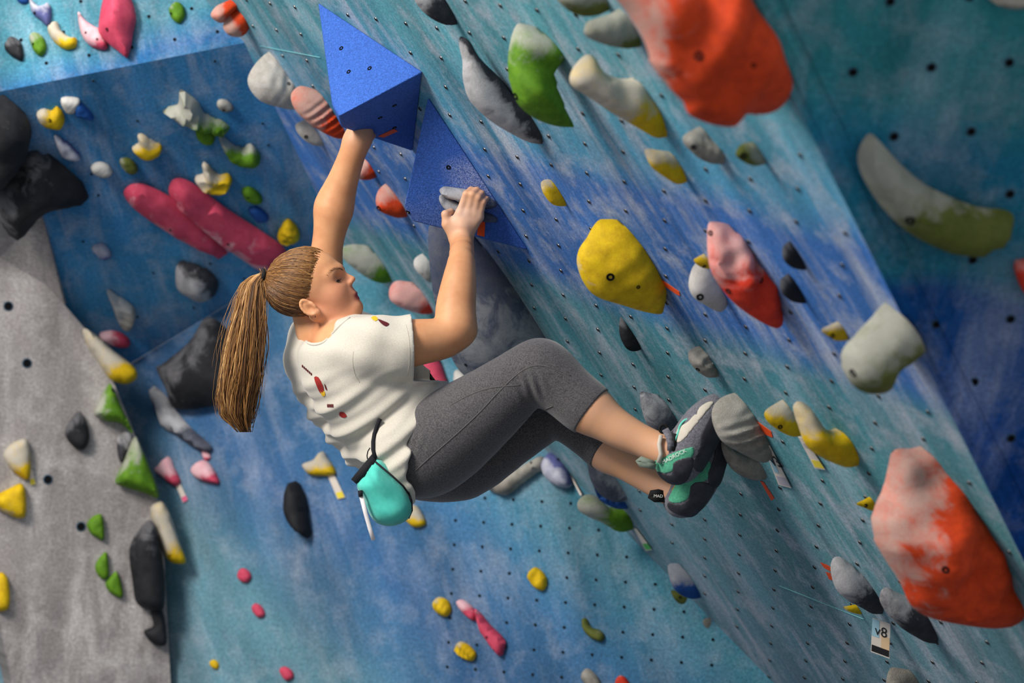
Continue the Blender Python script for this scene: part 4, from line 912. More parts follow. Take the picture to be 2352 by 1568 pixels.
flm = np.clip(1.3 - np.linalg.norm((loc - [.06, -.03, 0]) / [.08, .07, .09], axis=1), 0, 1) * .8
bo = obj('body', BV, BF, SKIN, person, attrs={'lip': np.clip(lipm * 1.3, 0, 1), 'dust': dust, 'flush': flm})
bodyb = bvh_of(BV, BF)

# ------------------------------------------------------------------ clothes
def axis_cut(p, d): p, d = np.asarray(p), np.asarray(d) / np.linalg.norm(d); return lambda q: (q - p) @ d
slA, slB = Bp(905, 800, -.16), Bp(948, 802, -.15); sld = (slB - slA); sld[2] *= .5; sld[1] = -.0015; 
cutS = axis_cut(Bp(946, 802, -.15), sld)
# folds: ridges between px points
def shirt_post(p, d):
    q = np.stack([p[:, 0] / p[:, 2] * F + 1176, p[:, 1] / p[:, 2] * F + 784], 1)
    # gathers running from the sleeve's underside and the belly down to the belt
    lowm = np.clip((q[:, 1] - 840) / 120, 0, 1) * np.clip((1130 - q[:, 1]) / 60, 0, 1)
    a = (q[:, 0] - 860) * .55 + (q[:, 1] - 1000) * .83
    b_ = (q[:, 0] - 860) * .83 - (q[:, 1] - 1000) * .55
    d = d - lowm * (.0062 * np.sin(a / 10.5 + .6 * np.sin(b_ / 45) + 1.3 * np.sin(p[:, 2] * 14)) + .0030 * np.sin(a / 5.6 + b_ / 60 + p[:, 2] * 40))
    up = np.clip((900 - q[:, 1]) / 100, 0, 1)
    d = d - up * (.0040 * np.sin((q[:, 0] * .5 - q[:, 1] * .86) / 15 + p[:, 2] * 18) + .0024 * np.sin((q[:, 0] * .9 + q[:, 1] * .3) / 13))
    return d
shirt_items = chain([(790, 826, -.05, 92), (832, 856, -.05, 110), (880, 930, -.04, 106), (925, 1000, -.03, 92)], .05) + chain([(750, 800, .10, 76), (805, 852, .12, 98), (872, 935, .10, 96), (930, 1010, .08, 92)], .09) \
    + chain([(930, 1000, -.09, 92), (932, 1045, -.115, 84), (930, 1088, -.13, 56), (936, 1112, -.135, 30)], .03) + chain([(930, 900, -.06, 62), (968, 918, -.07, 56), (992, 930, -.08, 40)], .04) + [('+', RCone(Bp(838, 800, -.14), Bp(775, 792, .0), 60 * PX, 56 * PX), .05), ('+', RCone(Bp(775, 792, .0), Bp(765, 765, .19), 56 * PX, 54 * PX), .05)]
sleeve = chain([(838, 800, -.15, 66), (905, 800, -.155, 65), (985, 803, -.15, 64)], .03) + chain([(757, 775, .19, 60), (752, 700, .21, 52)], .03)
neckhole = [('-', RCone(Bp(740, 748, .02), Bp(704, 680, -.02), 54 * PX, 62 * PX), .008), ('-', RCone(Bp(728, 740, .0), Bp(724, 736, -.26), 47 * PX, 45 * PX), .008), ('-', RCone(Bp(766, 704, .0), Bp(764, 700, -.26), 36 * PX, 36 * PX), .02)]
class HalfCut:
    def __init__(s, f, c, R): s.f, s.c, s.R = f, np.asarray(c, float), R
    def __call__(s, p): return s.f(p)
def shirt_all(p, d): 
    d = shirt_post(p, d)
    x = p[:, 0] / p[:, 2] * F + 1176
    near = (p[:, 2] < D0 + .02) | (x > 900)
    c = np.where((x > 900) & (p[:, 1] < Bp(0, 872, 0)[1]), cutS(p), -1)
    d = np.maximum(d, np.where(p[:, 2] < D0 - .02, c, -1))
    # hem: cut across the hips
    return d
hem_n = np.array([.80, .60, .0]); 
HEMY, HEMX = [880, 915, 935, 960, 985, 1020, 1060, 1090, 1130], [1034, 1017, 992, 972, 958, 944, 934, 932, 954]
hcut = HalfCut(lambda p: (np.interp(p[:, 1] / p[:, 2] * F + 784, HEMY, HEMX) - (p[:, 0] / p[:, 2] * F + 1176)) * PX * .85, Bp(960, 1000, 0), 1.0)
inner = [('-', RCone(Bp(915, 800, -.155), Bp(1010, 785, -.14), 58 * PX, 58 * PX), .004)]
SH = Shape(shirt_items + sleeve + neckhole + [('-', hcut, .006)] + inner, 0, shirt_all)
SV, SF = nets(SH, .003); SV = relax(SV, SF, 2, .5)
def cloth_mat(key, c, c2, sc, bd=.0008, rough=.9, sheen=.3, speck=None):
    m_, nt, b = nodes(key, rough, .15); vec = objvec(nt); b.inputs['Sheen Weight'].default_value = sheen
    n1 = noise(nt, vec, sc, 3, .7); col = mixc(nt, ramp(nt, n1, [(.38, 0.0), (.62, 1.0)]), c, c2)
    nt.links.new(col, b.inputs['Base Color']); bump(nt, b, n1, bd, .5); return m_
SHM = cloth_mat('white_cotton', rgb(204, 198, 186), rgb(194, 187, 174), 300)
shirt = obj('t_shirt', SV, SF, SHM, person); shb = bvh_of(SV, SF)
LEGM = cloth_mat('heather_grey_jersey', rgb(98, 95, 97), rgb(58, 56, 60), 330)
cR = axis_cut(Bp(1361, 942, -.235), Bp(1420, 985, -.25) - Bp(1330, 915, -.225)); cL = axis_cut(Bp(1398, 1032, -.075), Bp(1455, 1072, -.10) - Bp(1380, 1005, -.05))
def leg_post(p, d):
    q = np.stack([p[:, 0] / p[:, 2] * F + 1176, p[:, 1] / p[:, 2] * F + 784], 1)
    # gathers in the hollow of the near knee
    w_ = np.exp(-((q[:, 0] - 1222) / 30) ** 2 - ((q[:, 1] - 884) / 30) ** 2) * (p[:, 2] < D0 - .05)
    a = (q[:, 0] - 1222) * .93 - (q[:, 1] - 884) * .35
    d = d - w_ * .0075 * (.5 + .5 * np.sin(a / 3.6))
    w2 = np.exp(-((q[:, 0] - 960) / 26) ** 2 - ((q[:, 1] - 1010) / 50) ** 2)
    d = d - w2 * .0010 - w2 * .0010 * np.sin((q[:, 0] * .95 + q[:, 1] * .3) / 3.4)
    return d
hips = chain([(925, 1000, -.06, 74), (965, 1045, -.06, 92)], .05) + chain([(925, 1000, .08, 74), (960, 1050, .08, 90)], .05)
calfR = chain([(1362, 945, -.237, 43), (1372, 952, -.24, 43)], .01); calfL = chain([(1405, 1037, -.08, 38), (1412, 1042, -.085, 38)], .01)
def both_post(p, d):
    d = leg_post(p, d); x = p[:, 0]; nearl = p[:, 2] < D0 - .15
    py_ = p[:, 1] / p[:, 2] * F + 784; hx = np.interp(py_, HEMY, HEMX) - np.interp(py_, [900, 980], [75, 24])
    d = np.maximum(d, (hx - (x / p[:, 2] * F + 1176)) * PX)
    return np.maximum(d, np.where(nearl & (x > Bp(1300, 0)[0]), cR(p), np.where(~nearl & (x > Bp(1340, 0)[0]), cL(p), -1)))
both = Shape(hips + legR + legL, .0035, both_post)
LV, LF = nets(both, .003); LV = relax(LV, LF, 1, .5)
legs = obj('leggings', LV, LF, LEGM, person); lgb = bvh_of(LV, LF)
SEAM = plain('seam_thread', rgb(98, 95, 95), .9)
def on_surf(bvh, path, lift):
    out = []
    for x, y in path:
        p, n = cast(bvh, x, y)
        if p is not None:
            if n @ p > 0: n = -n
            out.append(p + n * lift)
    return out
def curve_px(P, n=8):
    P = np.asarray(P, float); out = []
    for i in range(len(P) - 1):
        a, b, c_, d_ = P[max(i - 1, 0)], P[i], P[i + 1], P[min(i + 2, len(P) - 1)]
        for t_ in np.arange(n) / n: out.append(.5 * ((2 * b) + (-a + c_) * t_ + (2 * a - 5 * b + 4 * c_ - d_) * t_ ** 2 + (-a + 3 * b - 3 * c_ + d_) * t_ ** 3))
    out.append(P[-1]); return out
for path in ['942,1092 985,1052 1050,995 1100,948 1145,900 1190,858 1225,840 1262,843 1310,862', '1035,930 1080,906 1130,890 1195,884', '1185,976 1225,952 1270,932', '1318,938 1325,952 1330,962']:
    V, fs = tube(on_surf(lgb, curve_px(pts(path)), .0002), .0013, 5); obj('seam', V, fs, SEAM, legs)
V, fs = tube(on_surf(shb, curve_px(pts('812,806 810,830 815,858 826,878')), .0001), .0009, 5); obj('seam', V, fs, plain('shirt_thread', rgb(196, 188, 172), .9), shirt)
V, fs = tube(on_surf(shb, curve_px(pts('932,745 938,770 941,800 940,835 936,862')), .0001), .0008, 5); obj('seam', V, fs, MATS['shirt_thread'], shirt)
V, fs = tube(on_surf(shb, curve_px(pts('684,748 692,770 706,786 724,791 744,785 762,768 780,748 802,730')), -.0005), .0042, 6); obj('collar', V, fs, SHM, shirt)
# prints on the shirt
def patch(name, outline, bvh, lift, mat, parent, res=7):
    P = smooth_poly(pts(outline), 2); A, T = fill2d(P, res); V = []
    for x, y in A:
        p, n = cast(bvh, x, y)
        if p is None: return None
        if n @ p > 0: n = -n
        V.append(p + n * lift)
    return obj(name, V, [f for f in T], mat, parent)
RED = plain('print_red', rgb(150, 40, 36), .8); YEL = plain('print_yellow', rgb(222, 178, 40), .8); MAR = plain('print_maroon', rgb(88, 24, 30), .8)
patch('print', '722,866 732,866 742,885 744,900 736,902 728,886', shb, .0012, RED, shirt)
patch('print', '737,899 746,898 747,908 741,909', shb, .0012, YEL, shirt)
patch('print', '745,880 749,886 752,896 748,893', shb, .0012, MAR, shirt)
patch('print', '780,946 790,946 797,955 790,959 781,955', shb, .0012, RED, shirt)
patch('print', '852,730 862,726 868,733 862,738', shb, .0012, YEL, shirt)
patch('print', '868,733 882,738 894,744 886,750 874,742', shb, .0012, MAR, shirt)
for i_ in range(6): patch('print', ' '.join(f'{x},{y}' for x, y in [(694 + i_ * 4, 838 + i_ * 3.6), (696.6 + i_ * 4, 838 + i_ * 3.6), (697 + i_ * 4, 843 + i_ * 3.6), (694.4 + i_ * 4, 843 + i_ * 3.6)]), shb, .0012, MAR, shirt, 3)
for i_ in range(5): patch('print', ' '.join(f'{x},{y}' for x, y in [(752 + i_ * 3, 928), (754 + i_ * 3, 928), (754.3 + i_ * 3, 935), (752.3 + i_ * 3, 935)]), shb, .0012, MAR, shirt, 3)

# ------------------------------------------------------------------ hair
HAIRM_, nt, b = nodes('blond_hair', .45, .4); vec = objvec(nt)
hat = nd(nt, 'ShaderNodeAttribute', attribute_name='tone').outputs['Fac']
col = ramp(nt, hat, [(0, rgb(34, 20, 10)), (.4, rgb(98, 64, 34)), (.75, rgb(164, 116, 64)), (1, rgb(214, 172, 116))])
nt.links.new(col, b.inputs['Base Color'])
face_n = hf * .80 + hu * -.44 + hr * 0
capE = Ell(hp(.006, .054, 0), HA, (.1015, .0865, .0775))
def hairline(p):
    q = (p - HO) @ HA.T; f_, u_, r_ = q[:, 0], q[:, 1], np.abs(q[:, 2])
    # boundary of the hair: f limit as a function of height
    lim = np.interp(u_, [-.06, -.04, -.01, .01, .03, .055, .08, .10, .13], [-.050, -.030, -.014, .016, .034, .048, .072, .080, .052])
    return f_ - lim - .012 * np.clip((.05 - r_) / .05, 0, 1) * (u_ > .05)
capS = Shape([('+', capE, .01), ('+', Ell(hp(-.055, -.005, 0), HA, (.034, .045, .046)), .03), ('-', HalfCut(hairline, HO, .3), .006)])
CV_, CF_ = nets(capS, .003); CV_ = relax(CV_, CF_, 2, .5)
HAIR2, nt2, b2 = nodes('hair_scalp', .5, .35); v2 = objvec(nt2)
nn_ = noise(nt2, v2, 60, 4, .7); nt2.links.new(ramp(nt2, nn_, [(.3, rgb(58, 38, 24)), (.55, rgb(98, 68, 42)), (.75, rgb(134, 98, 62))]), b2.inputs['Base Color'])
hair = obj('hair', CV_, CF_, HAIR2, person)
TIE = hp(-.0665, .118, .012)                               # where the ponytail is tied
def strands(paths, r0, tones, k_=4, tip=.35):
    Vs, Fs, T = [], [], []; base = 0
    for P, tn, rr in zip(paths, tones, r0):
        n = len(P); tp = np.linspace(1, tip, n); V, f_ = tube(P, rr, k_, tp)
        Vs.append(V); Fs += [[i + base for i in q] for q in f_]; T.append(np.full(len(V), tn)); base += len(V)
    return np.concatenate(Vs), Fs, np.concatenate(T)
sp = []; tn = []; rr = []
cc = hp(.006, .054, 0); rad = np.array([.1030, .0880, .0790])
tdir = (TIE - cc) @ HA.T / rad; tdir /= np.linalg.norm(tdir)
for i_ in range(620):
    side = 1 if i_ % 5 else -1
    # start along the hairline: temple, forehead, behind the ear, nape
    t_ = RNG.random(); u_ = np.interp(t_, [0, .3, .6, 1], [-.062, -.015, .035, .112]); 
    f_ = np.interp(u_, [-.06, -.04, -.01, .01, .03, .055, .08, .10, .13], [-.050, -.030, -.012, .022, .040, .055, .080, .088, .060]) + RNG.normal() * .0075 - .004
    a = np.array([(f_ - .006) / rad[0], (u_ - .054) / rad[1], 0]); s2 = a[0] ** 2 + a[1] ** 2
    if s2 > .97: a[:2] *= math.sqrt(.97 / s2); s2 = .97
    a[2] = side * math.sqrt(1 - s2)
    if t_ < .3: a = np.array([a[0], a[1], a[2] * RNG.uniform(.3, 1)]); a /= np.linalg.norm(a)
    P = []; wob = RNG.normal(size=3) * .02
    for s_ in np.linspace(0, 1, 11):
        q = a * (1 - s_) + tdir * s_ + wob * math.sin(math.pi * s_); q /= np.linalg.norm(q)
        nape = max(0, -(q[1] + .55)) 
        P.append(cc + (q * rad * (1 + .004 * RNG.random() + .02 * (s_ < .02) * -1)) @ HA)
    P[-1] = TIE + RNG.normal(size=3) * .006
    sp.append(np.array(P)); tn.append(float(np.clip(RNG.normal(.36 + .10 * (u_ > .02), .17), 0, 1))); rr.append(RNG.uniform(.0007, .0013))
for i_ in range(170):                                      # wisps over the hairline
    u_ = RNG.uniform(-.02, .115); f_ = np.interp(u_, [-.06, -.04, -.01, .01, .03, .055, .08, .10, .13], [-.050, -.030, -.012, .022, .040, .055, .080, .088, .060]) + RNG.uniform(.0, .014)
    a = np.array([(f_ - .006) / rad[0], (u_ - .054) / rad[1], 0]); s2 = a[0] ** 2 + a[1] ** 2
    if s2 > .97: a[:2] *= math.sqrt(.97 / s2); s2 = .97
    a[2] = (1 if i_ % 4 else -1) * math.sqrt(1 - s2); wob = RNG.normal(size=3) * .05; P = []
    for s_ in np.linspace(0, .75, 9):
        q = a * (1 - s_) + tdir * s_ + wob * math.sin(math.pi * s_); q /= np.linalg.norm(q); P.append(cc + (q * rad * (1.002 + .03 * math.sin(math.pi * s_) * RNG.random() * (i_ % 3 == 0) - .02 * (s_ == 0))) @ HA)
    sp.append(np.array(P)); tn.append(float(RNG.uniform(.4, .9))); rr.append(.0005)
V, fs, tt = strands(sp, rr, tn, 4, .8); o = obj('hair_strands', V, fs, HAIRM_, hair, attrs={'tone': tt}); o['kind'] = 'stuff'
# ponytail
def pt_path(ox, oz, ln, wave, ph):
    ys = [628, 634, 652, 690, 740, 800, 860, 910, 955, 992]
    cx = [606, 594, 580, 574, 569, 563, 556, 548, 546, 562]; hw = [7, 13, 22, 29, 36, 44, 46, 45, 38, 14]
    dzs = [.0, .0, -.005, -.01, -.015, -.015, -.015, -.01, -.01, -.01]
    out = []; n = 34; m_ = int(n * ln)
    for i in range(max(m_, 5)):
        s_ = i / (n - 1) * 9; y = np.interp(s_, range(10), ys); x = np.interp(s_, range(10), cx) + ox * np.interp(s_, range(10), hw) + wave * math.sin(s_ * 1.1 + ph) * min(s_ / 4, 1)
        out.append(Bp(x, y, np.interp(s_, range(10), dzs) + TIE[2] - D0 + oz * np.interp(s_, range(10), hw) * PX * .75))
    return np.array(out)
sp = []; tn = []; rr = []
for i_ in range(760):
    th = RNG.random() * 6.283; q = math.sqrt(RNG.random()); ox, oz = q * math.cos(th), q * math.sin(th)
    sp.append(pt_path(ox, oz, min(1.0, 1.06 - .36 * RNG.random() ** 1.3 - .10 * abs(ox + .2) * RNG.random()), RNG.normal() * 6, RNG.uniform(0, 6.28)))
    clump = .5 + .5 * math.sin(ox * 11 + 1 + oz * 3)
    tn.append(float(np.clip(.30 + .50 * clump - .22 * ox + RNG.normal() * .13, 0, 1))); rr.append(RNG.uniform(.0010, .0022))
for i_ in range(60):
    th = RNG.random() * 6.283; sp.append(pt_path(1.15 * math.cos(th) * RNG.uniform(.9, 1.25), math.sin(th), RNG.uniform(.6, 1.0), RNG.normal() * 9, RNG.uniform(0, 6.28))); tn.append(.8); rr.append(.00055)
V, fs, tt = strands(sp, rr, tn, 4, .4); o = obj('ponytail', V, fs, HAIRM_, person, attrs={'tone': tt}); o['kind'] = 'stuff'; o['label'] = 'long blond ponytail hanging straight down'
# hair tie
td = Bp(596, 634, TIE[2] - D0) - hp(-.045, .10, 0); td /= np.linalg.norm(td); a = np.cross(td, [0, 0, 1]); a /= np.linalg.norm(a); b_ = np.cross(td, a)
ring = [TIE + td * .004 + (a * math.cos(t_) + b_ * math.sin(t_)) * .0115 for t_ in np.linspace(0, 6.283, 25)]
V, fs = tube(ring, .0062, 8); obj('hair_tie', V, fs, plain('black_elastic', rgb(22, 20, 24), .8, bumpscale=120), person)
# brows, lashes, eyes
BROWM = plain('brow_hair', rgb(70, 48, 34), .8); LASH = plain('lash', rgb(24, 18, 16), .8)
for s_ in (1, -1):
    Ps = []
    for i_ in range(46):
        t_ = i_ / 45; st = hp(.118 - .034 * t_ ** 1.4, .0265 + .010 * math.sin(t_ * 2.6) , (.010 + .038 * t_) * s_)
        d_ = (hu * .004 - hf * .003 * t_ + hr * s_ * .006) ; r_ = bodyb.find_nearest(Vector(st)); p = np.array(r_[0]); n = np.array(r_[1])
        if n @ (p - HO) < 0: n = -n
        jit = hu * RNG.normal() * .0016 * (1 - .5 * t_)
        Ps.append(np.array([p + n * .0004 + jit, p + n * .0012 + jit + d_ * .6, p + n * .0006 + jit + d_ * 1.1]))
    V, fs, tt = strands(Ps, [.0005] * len(Ps), [0] * len(Ps), 3, .3); o = obj('eyebrow', V, fs, BROWM, bo); o['kind'] = 'stuff'
    Ps = []
    for i_ in range(22):
        t_ = i_ / 21; ang = -.95 + 1.9 * t_
        st = hp(.083 + .0172 * math.cos(ang), .0085, (.031 + .0165 * math.sin(ang)) * s_); d_ = hf * math.cos(ang) * .006 + hr * s_ * (math.sin(ang) * .006) 
        Ps.append(np.array([st, st + d_ * .8 - hu * .0018, st + d_ * 1.6 - hu * .0002]))
    V, fs, tt = strands(Ps, [.00055] * len(Ps), [0] * len(Ps), 3, .2); o = obj('eyelashes', V, fs, LASH, bo); o['kind'] = 'stuff'
    arc = [hp(.083 + .0168 * math.cos(g_), .0078, (.031 + .0168 * math.sin(g_)) * s_) for g_ in np.linspace(-.95, .95, 14)]
    V, fs = tube(arc, .0020, 6); obj('eyelid_line', V, fs, LASH, bo)
    arc = [hp(.0855 + .0150 * math.cos(g_), .0052, (.031 + .0150 * math.sin(g_)) * s_) for g_ in np.linspace(-.8, .8, 14)]
    V, fs = tube(arc, .0027, 6); obj('eye', V, fs, plain('eye_dark', rgb(58, 44, 40), .2, .5), bo)
V, fs = tube([hp(.008, -.043, .079), hp(.008, -.043, .0815)], .0018, 8); obj('ear_stud', V, fs, plain('stud', rgb(60, 20, 24), .3, .5), person)

# ------------------------------------------------------------------ shoes
GRY = cloth_mat('shoe_grey', rgb(124, 124, 132), rgb(92, 92, 100), 200, sheen=.1); RUB = plain('shoe_rubber', rgb(42, 42, 50), .55, .4, bumpscale=150, var=.2, c2=rgb(62, 62, 70)); MINT = cloth_mat('shoe_mint', rgb(92, 178, 144), rgb(76, 156, 124), 200, sheen=.1); CRM = plain('shoe_cream', rgb(206, 198, 184), .8, var=.1); BLK = plain('shoe_black', rgb(20, 20, 22), .8); AMB = plain('shoe_amber', rgb(206, 150, 40), .7); AQUA = plain('shoe_aqua', rgb(110, 210, 190), .7)
def sdf_part(name, shape, h, mats, parent, it=1):
    V, Fq = nets(shape, h); V = relax(V, Fq, it, .5); o = obj(name, V, Fq, mats, parent); return o, V, Fq
def region(outline):
    P = smooth_poly(pts(outline), 3); x0, y0 = np.floor(P.min(0)) - 40; x1, y1 = np.ceil(P.max(0)) + 40
    gx, gy = np.meshgrid(np.arange(x0, x1), np.arange(y0, y1)); Qg = np.stack([gx.ravel(), gy.ravel()], 1)
    dg = bdist(P, Qg) * PX; dg = np.where(inside(P, Qg), dg, -dg).reshape(gx.shape); ny, nx = dg.shape
    def f_(p):                                              # > 0 inside the outline
        u_ = np.clip(p[:, 0] / p[:, 2] * F + 1176 - x0, 0, nx - 1.001); v_ = np.clip(p[:, 1] / p[:, 2] * F + 784 - y0, 0, ny - 1.001)
        i, j = u_.astype(int), v_.astype(int); a, b = u_ - i, v_ - j
        return (dg[j, i] * (1 - a) + dg[j, i + 1] * a) * (1 - b) + (dg[j + 1, i] * (1 - a) + dg[j + 1, i + 1] * a) * b
    return f_
def shoe(chain_pts, label, pieces, extra=()):
    it = chain(chain_pts, .03) + list(extra)
    up, V, fs = sdf_part('shoe', Shape(it), .0032, GRY, person); up['label'] = label
    b_ = bvh_of(V, fs)
    for nm, reg, off, mt in pieces:
        rf = region(reg)
        sdf_part(nm, Shape(it, off, lambda p, d, rf=rf: np.maximum(d, -rf(p))), .0030, mt, up)
    return up, b_
# far shoe first (left foot), then the near shoe (right foot)
zl, zr = -.17, -.29
farS, bvF = shoe([(1560, 1150, zl, 31), (1582, 1132, zl, 36), (1612, 1080, zl - .01, 38), (1636, 1020, zl - .02, 33), (1648, 980, zl - .03, 22), (1653, 962, zl - .03, 14)], 'far climbing shoe with a mint side', [
    ('side_panel', '1542,1130 1562,1090 1590,1052 1632,1060 1626,1100 1592,1114 1580,1146 1552,1156 1535,1148', .0016, MINT),
    ('heel_rand', '1540,1152 1560,1158 1582,1145 1586,1116 1604,1106 1634,1112 1640,1130 1600,1182 1570,1186 1540,1172 1532,1160', .0030, RUB),
    ('sole_rand', '1632,1120 1626,1085 1640,1050 1640,1000 1650,960 1668,960 1672,1040 1656,1110', .0026, RUB)], [('+', RCone(Bp(1600, 1100, zl + .03), Bp(1640, 1000, zl + .02), 32 * PX, 26 * PX), .03)])
nearS, bvN = shoe([(1545, 1062, zr, 27), (1562, 1062, zr, 36), (1588, 1018, zr - .01, 38), (1616, 972, zr - .02, 34), (1638, 942, zr - .025, 21), (1648, 930, zr - .03, 12)], 'near climbing shoe with a mint heel strap, toe on the foothold', [
    ('heel_panel', '1500,1058 1520,1052 1545,1040 1592,1026 1588,1052 1556,1062 1545,1082 1512,1086', .0018, MINT),
    ('heel_rand', '1504,1082 1522,1084 1542,1090 1546,1064 1562,1054 1590,1050 1592,1072 1578,1104 1556,1114 1530,1108 1506,1092', .0034, RUB),
    ('sole_rand', '1590,1066 1604,1030 1612,990 1632,950 1648,918 1662,930 1660,1000 1640,1050 1610,1085', .0030, RUB),
    ('tongue', '1552,1012 1556,984 1580,968 1598,950 1608,962 1590,986 1566,1014', .0020, CRM),
    ('toe_patch', '1600,956 1606,936 1628,922 1640,924 1622,946 1606,966', .0024, CRM)], [('+', RCone(Bp(1528, 1038, zr), Bp(1560, 1030, zr), 31 * PX, 36 * PX), .02)])
def band(name, px_path, dz, wpx, mat, parent, th=.0022):
    """strap: ribbon of given width following points (x,y,dz)"""
    P = np.array([Bp(x, y, z) for x, y, z in px_path]); n = len(P); V = []; fs = []
    for i in range(n):
        t_ = P[min(i + 1, n - 1)] - P[max(i - 1, 0)]; t_ /= np.linalg.norm(t_); s_ = np.cross(t_, [0, 0, 1.]); s_ /= np.linalg.norm(s_); nn = np.cross(s_, t_)
        for a, b in ((-1, -1), (1, -1), (1, 1), (-1, 1)): V.append(P[i] + s_ * a * wpx * PX / 2 + nn * b * th)
    for i in range(n - 1):
        for j in range(4): fs.append([i * 4 + j, i * 4 + (j + 1) % 4, i * 4 + 4 + (j + 1) % 4, i * 4 + 4 + j])
    fs += [[3, 2, 1, 0], [n * 4 - 4, n * 4 - 3, n * 4 - 2, n * 4 - 1]]
    return obj(name, V, fs, mat, parent)
zs = zr - .054
band('strap', [(1528, 986, zs + .02), (1536, 1000, zs + .006), (1540, 1018, zs), (1540, 1034, zs + .004)], 0, 15, GRY, nearS)
band('collar', [(1518, 1000, zs + .022), (1514, 1020, zs + .01), (1518, 1042, zs + .006), (1512, 1062, zs + .012)], 0, 9, CRM, nearS, .004)
ringp = [(1524 + 9 * math.cos(t_), 984 + 9 * math.sin(t_), zs + .024) for t_ in np.linspace(0, 6.283, 17)]
V, fs = tube([Bp(*q) for q in ringp], .0042, 6); obj('pull_loop', V, fs, BLK, nearS)
ringp = [(1571 + 15 * math.cos(t_) * .75 + 5 * math.sin(t_) * -.6, 977 + 13 * math.sin(t_) - 6 * math.cos(t_), zs + .006) for t_ in np.linspace(0, 6.283, 21)]
V, fs = tube([Bp(*q) for q in ringp], .0030, 6); obj('lace_loop', V, fs, AQUA, nearS)
V, fs = tube([Bp(1560, 988, zs + .006), Bp(1553, 1004, zs + .003), Bp(1552, 1012, zs + .003)], .0034, 6); obj('lace_loop', V, fs, AQUA, nearS)
band('velcro_gap', [(1552, 996, zs + .004), (1548, 1015, zs + .0015), (1549, 1035, zs + .002)], 0, 11, BLK, nearS)
lp = [(1504, 1066, zs + .02), (1488, 1060, zs + .018), (1472, 1054, zs + .018), (1466, 1058, zs + .018), (1472, 1066, zs + .018), (1490, 1068, zs + .018), (1506, 1072, zs + .02)]
band('heel_loop', lp, 0, 13, plain('loop_sage', rgb(122, 134, 122), .9), nearS)
zf = zl - .036
lp = [(1532, 1136, zf + .02), (1512, 1130, zf + .015), (1497, 1132, zf + .015), (1494, 1140, zf + .015), (1504, 1146, zf + .015), (1530, 1146, zf + .02)]
band('heel_loop', lp, 0, 14, BLK, farS)
band('amber_edge', [(1545, 1126, zf + .002), (1551, 1116, zf), (1556, 1107, zf)], 0, 5, AMB, farS, .002)
def letters_on(bvh, txt, c, d, size, mat, parent, lift):
    cu = bpy.data.curves.new('txt', 'FONT'); cu.body = txt; cu.size = 1; cu.align_x = 'CENTER'; cu.align_y = 'CENTER'
    to = bpy.data.objects.new('txt', cu); COL.objects.link(to); dg = bpy.context.evaluated_depsgraph_get(); me = to.evaluated_get(dg).to_mesh()
    Vt = np.array([v.co[:] for v in me.vertices]); ft = [list(p.vertices) for p in me.polygons]; bpy.data.objects.remove(to); bpy.data.curves.remove(cu)
    d = np.array(d, float) / np.linalg.norm(d); up = np.array([d[1], -d[0]]); V = []
    for x, y, _ in Vt:
        q = np.array(c) + d * x * size + up * y * size; p, n = cast(bvh, *q)
        if p is None: return
        V.append(p - ray(*q) * lift)
    return obj('lettering', V, ft, mat, parent, smooth=False)
WHT = plain('print_white', rgb(220, 226, 220), .7)
letters_on(bvN, 'MADROCK', (1548, 1048), (46, -24), 12.5, WHT, nearS, .0050)
tc = Bp(1512, 1139, zf + .008); letters('MAD', (tc, np.array([1, .03, 0.]), np.array([.03, -1, 0.]), np.array([0, 0, -1.])), .011, WHT, farS)

# ------------------------------------------------------------------ chalk bag and brush
zb = -.20
BAGM = cloth_mat('bag_turquoise', rgb(82, 198, 182), rgb(68, 180, 166), 14, bd=.002, sheen=.2, rough=.75); BAGB = plain('bag_black', rgb(26, 26, 32), .85, bumpscale=120)
bag = empty('chalk_bag', Bp(885, 1200, zb)); tag(bag, 'turquoise chalk bag hanging from a black belt behind the climber\'s hip', 'chalk bag')
def bag_post(p, d):
    q = np.stack([p[:, 0] / p[:, 2] * F + 1176, p[:, 1] / p[:, 2] * F + 784], 1)
    a = (q[:, 0] - 870) * .80 - (q[:, 1] - 1120) * .45; l_ = (q[:, 0] - 840) * .5 + (q[:, 1] - 1080) * .86
    return d + .0035 * np.sin(a / 6 + l_ / 40) * np.clip(1.2 - l_ / 80, 0, 1) + .0015 * np.sin(a / 9 + l_ / 7)
PO = smooth_poly(pts('866,1056 905,1092 938,1132 946,1165 934,1192 900,1206 868,1200 850,1180 838,1148 822,1110'), 4)
V2, fs = two_sided((PO - [885, 1135]) * PX, .058, .058, 20, 2.0, .05, 11)
a_ = (V2[:, 0] * .78 - V2[:, 1] * .62); rad_ = np.clip(1.1 - (V2[:, 0] * .62 + V2[:, 1] * .78 + .09) / .12, 0, 1)
V2[:, 2] *= 1 + .16 * rad_ * np.sin(a_ / .0075)
bc_ = Bp(885, 1135, zb); pouch = obj('pouch', np.stack([bc_[0] + V2[:, 0], bc_[1] + V2[:, 1], bc_[2] - V2[:, 2]], 1), [f[::-1] for f in fs], BAGM, bag)
def rrect_ring():
    c_ = Bp(843, 1082, zb + .012); ax = Bp(867, 1052, zb) - Bp(819, 1110, zb); ln = np.linalg.norm(ax); ax /= ln; az = np.array([0, 0, 1.0]); nn = np.cross(ax, az)
    return c_, ax, az, nn, ln
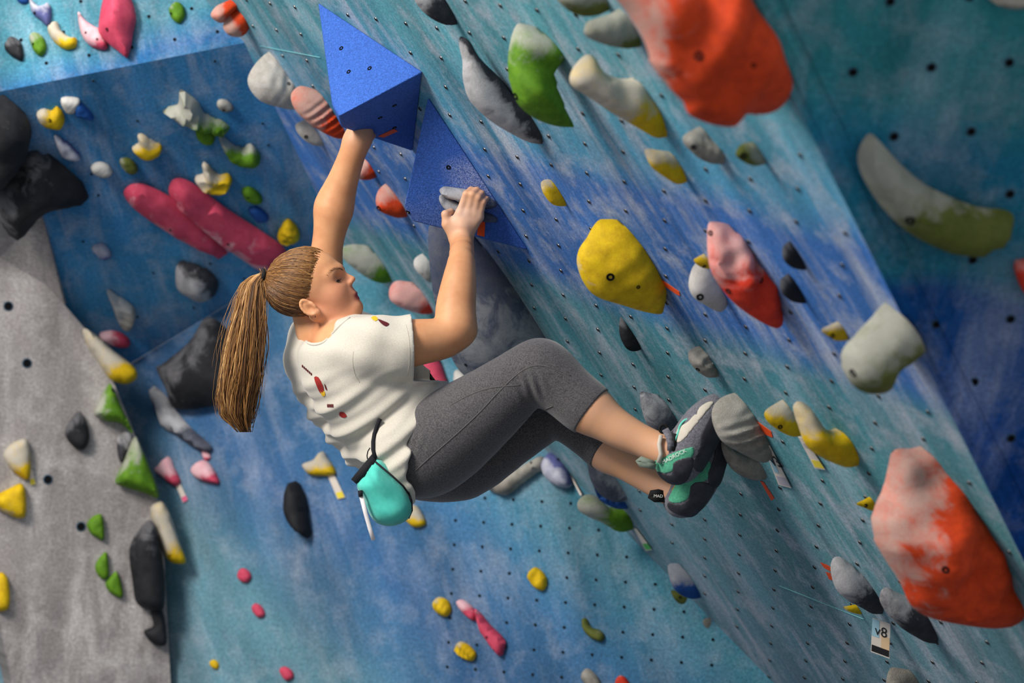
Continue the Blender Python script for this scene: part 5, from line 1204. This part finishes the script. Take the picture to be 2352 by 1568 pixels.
c_, ax, az, nn, ln = rrect_ring(); nn = nn if nn[0] < 0 else -nn
rg = []
for t_ in np.linspace(0, 6.283, 29): rg.append(c_ + nn * .006 + ax * (ln / 2 - .002) * math.cos(t_) + az * .040 * math.sin(t_))
V = []; fs = []
for i_, p in enumerate(rg):
    d_ = (p - c_); d_ /= np.linalg.norm(d_)
    for s_, o_ in ((-.012, .0025), (.012, .0025), (.012, -.0025), (-.012, -.0025)): V.append(p + nn * s_ + d_ * o_)
for i_ in range(28):
    for j in range(4): fs.append([i_ * 4 + j, i_ * 4 + (j + 1) % 4, i_ * 4 + 4 + (j + 1) % 4, i_ * 4 + 4 + j])
obj('rim', V, fs, BAGB, bag)
bz = []
for x_, y_ in [(873, 962), (866, 978), (860, 996), (857, 1014), (857, 1032), (862, 1052)]:
    p, n = cast(shb, x_, y_); bz.append((x_, y_, (p[2] if p is not None else D0 + zb) - D0 - .006))
band('belt', bz, 0, 9, BAGB, bag)
band('belt', [(978, 888, -.12), (990, 892, -.10), (1000, 902, -.08)], 0, 16, BAGB, bag)
V, fs = tube([Bp(x, y, zb) for x, y in [(850, 1028), (845, 1036), (843, 1046), (844, 1054)]], .0016, 6); obj('drawcord', V, fs, BAGB, bag)
V, fs = tube([Bp(938, 1130, zb - .02), Bp(945, 1150, zb - .012), Bp(946, 1172, zb - .004), Bp(938, 1190, zb)], .003, 6); obj('piping', V, fs, BAGB, bag)
V, fs = tube([Bp(862, 1060, zb - .03), Bp(900, 1092, zb - .045), Bp(926, 1116, zb - .04), Bp(940, 1136, zb - .02)], .0026, 6); obj('piping', V, fs, BAGB, bag)
br = empty('brush', Bp(858, 1240, zb - .05)); tag(br, 'white handled climbing brush hanging beside the chalk bag', 'brush')
band('handle', [(829, 1136, zb - .045), (840, 1180, zb - .05), (850, 1215, zb - .05), (858, 1240, zb - .05)], 0, 9, plain('brush_white', rgb(226, 220, 220), .5), br, .003)
V, fs = tube([Bp(829, 1140, zb - .047), Bp(827, 1126, zb - .045)], .0062, 8); obj('ferrule', V, fs, BAGB, br)
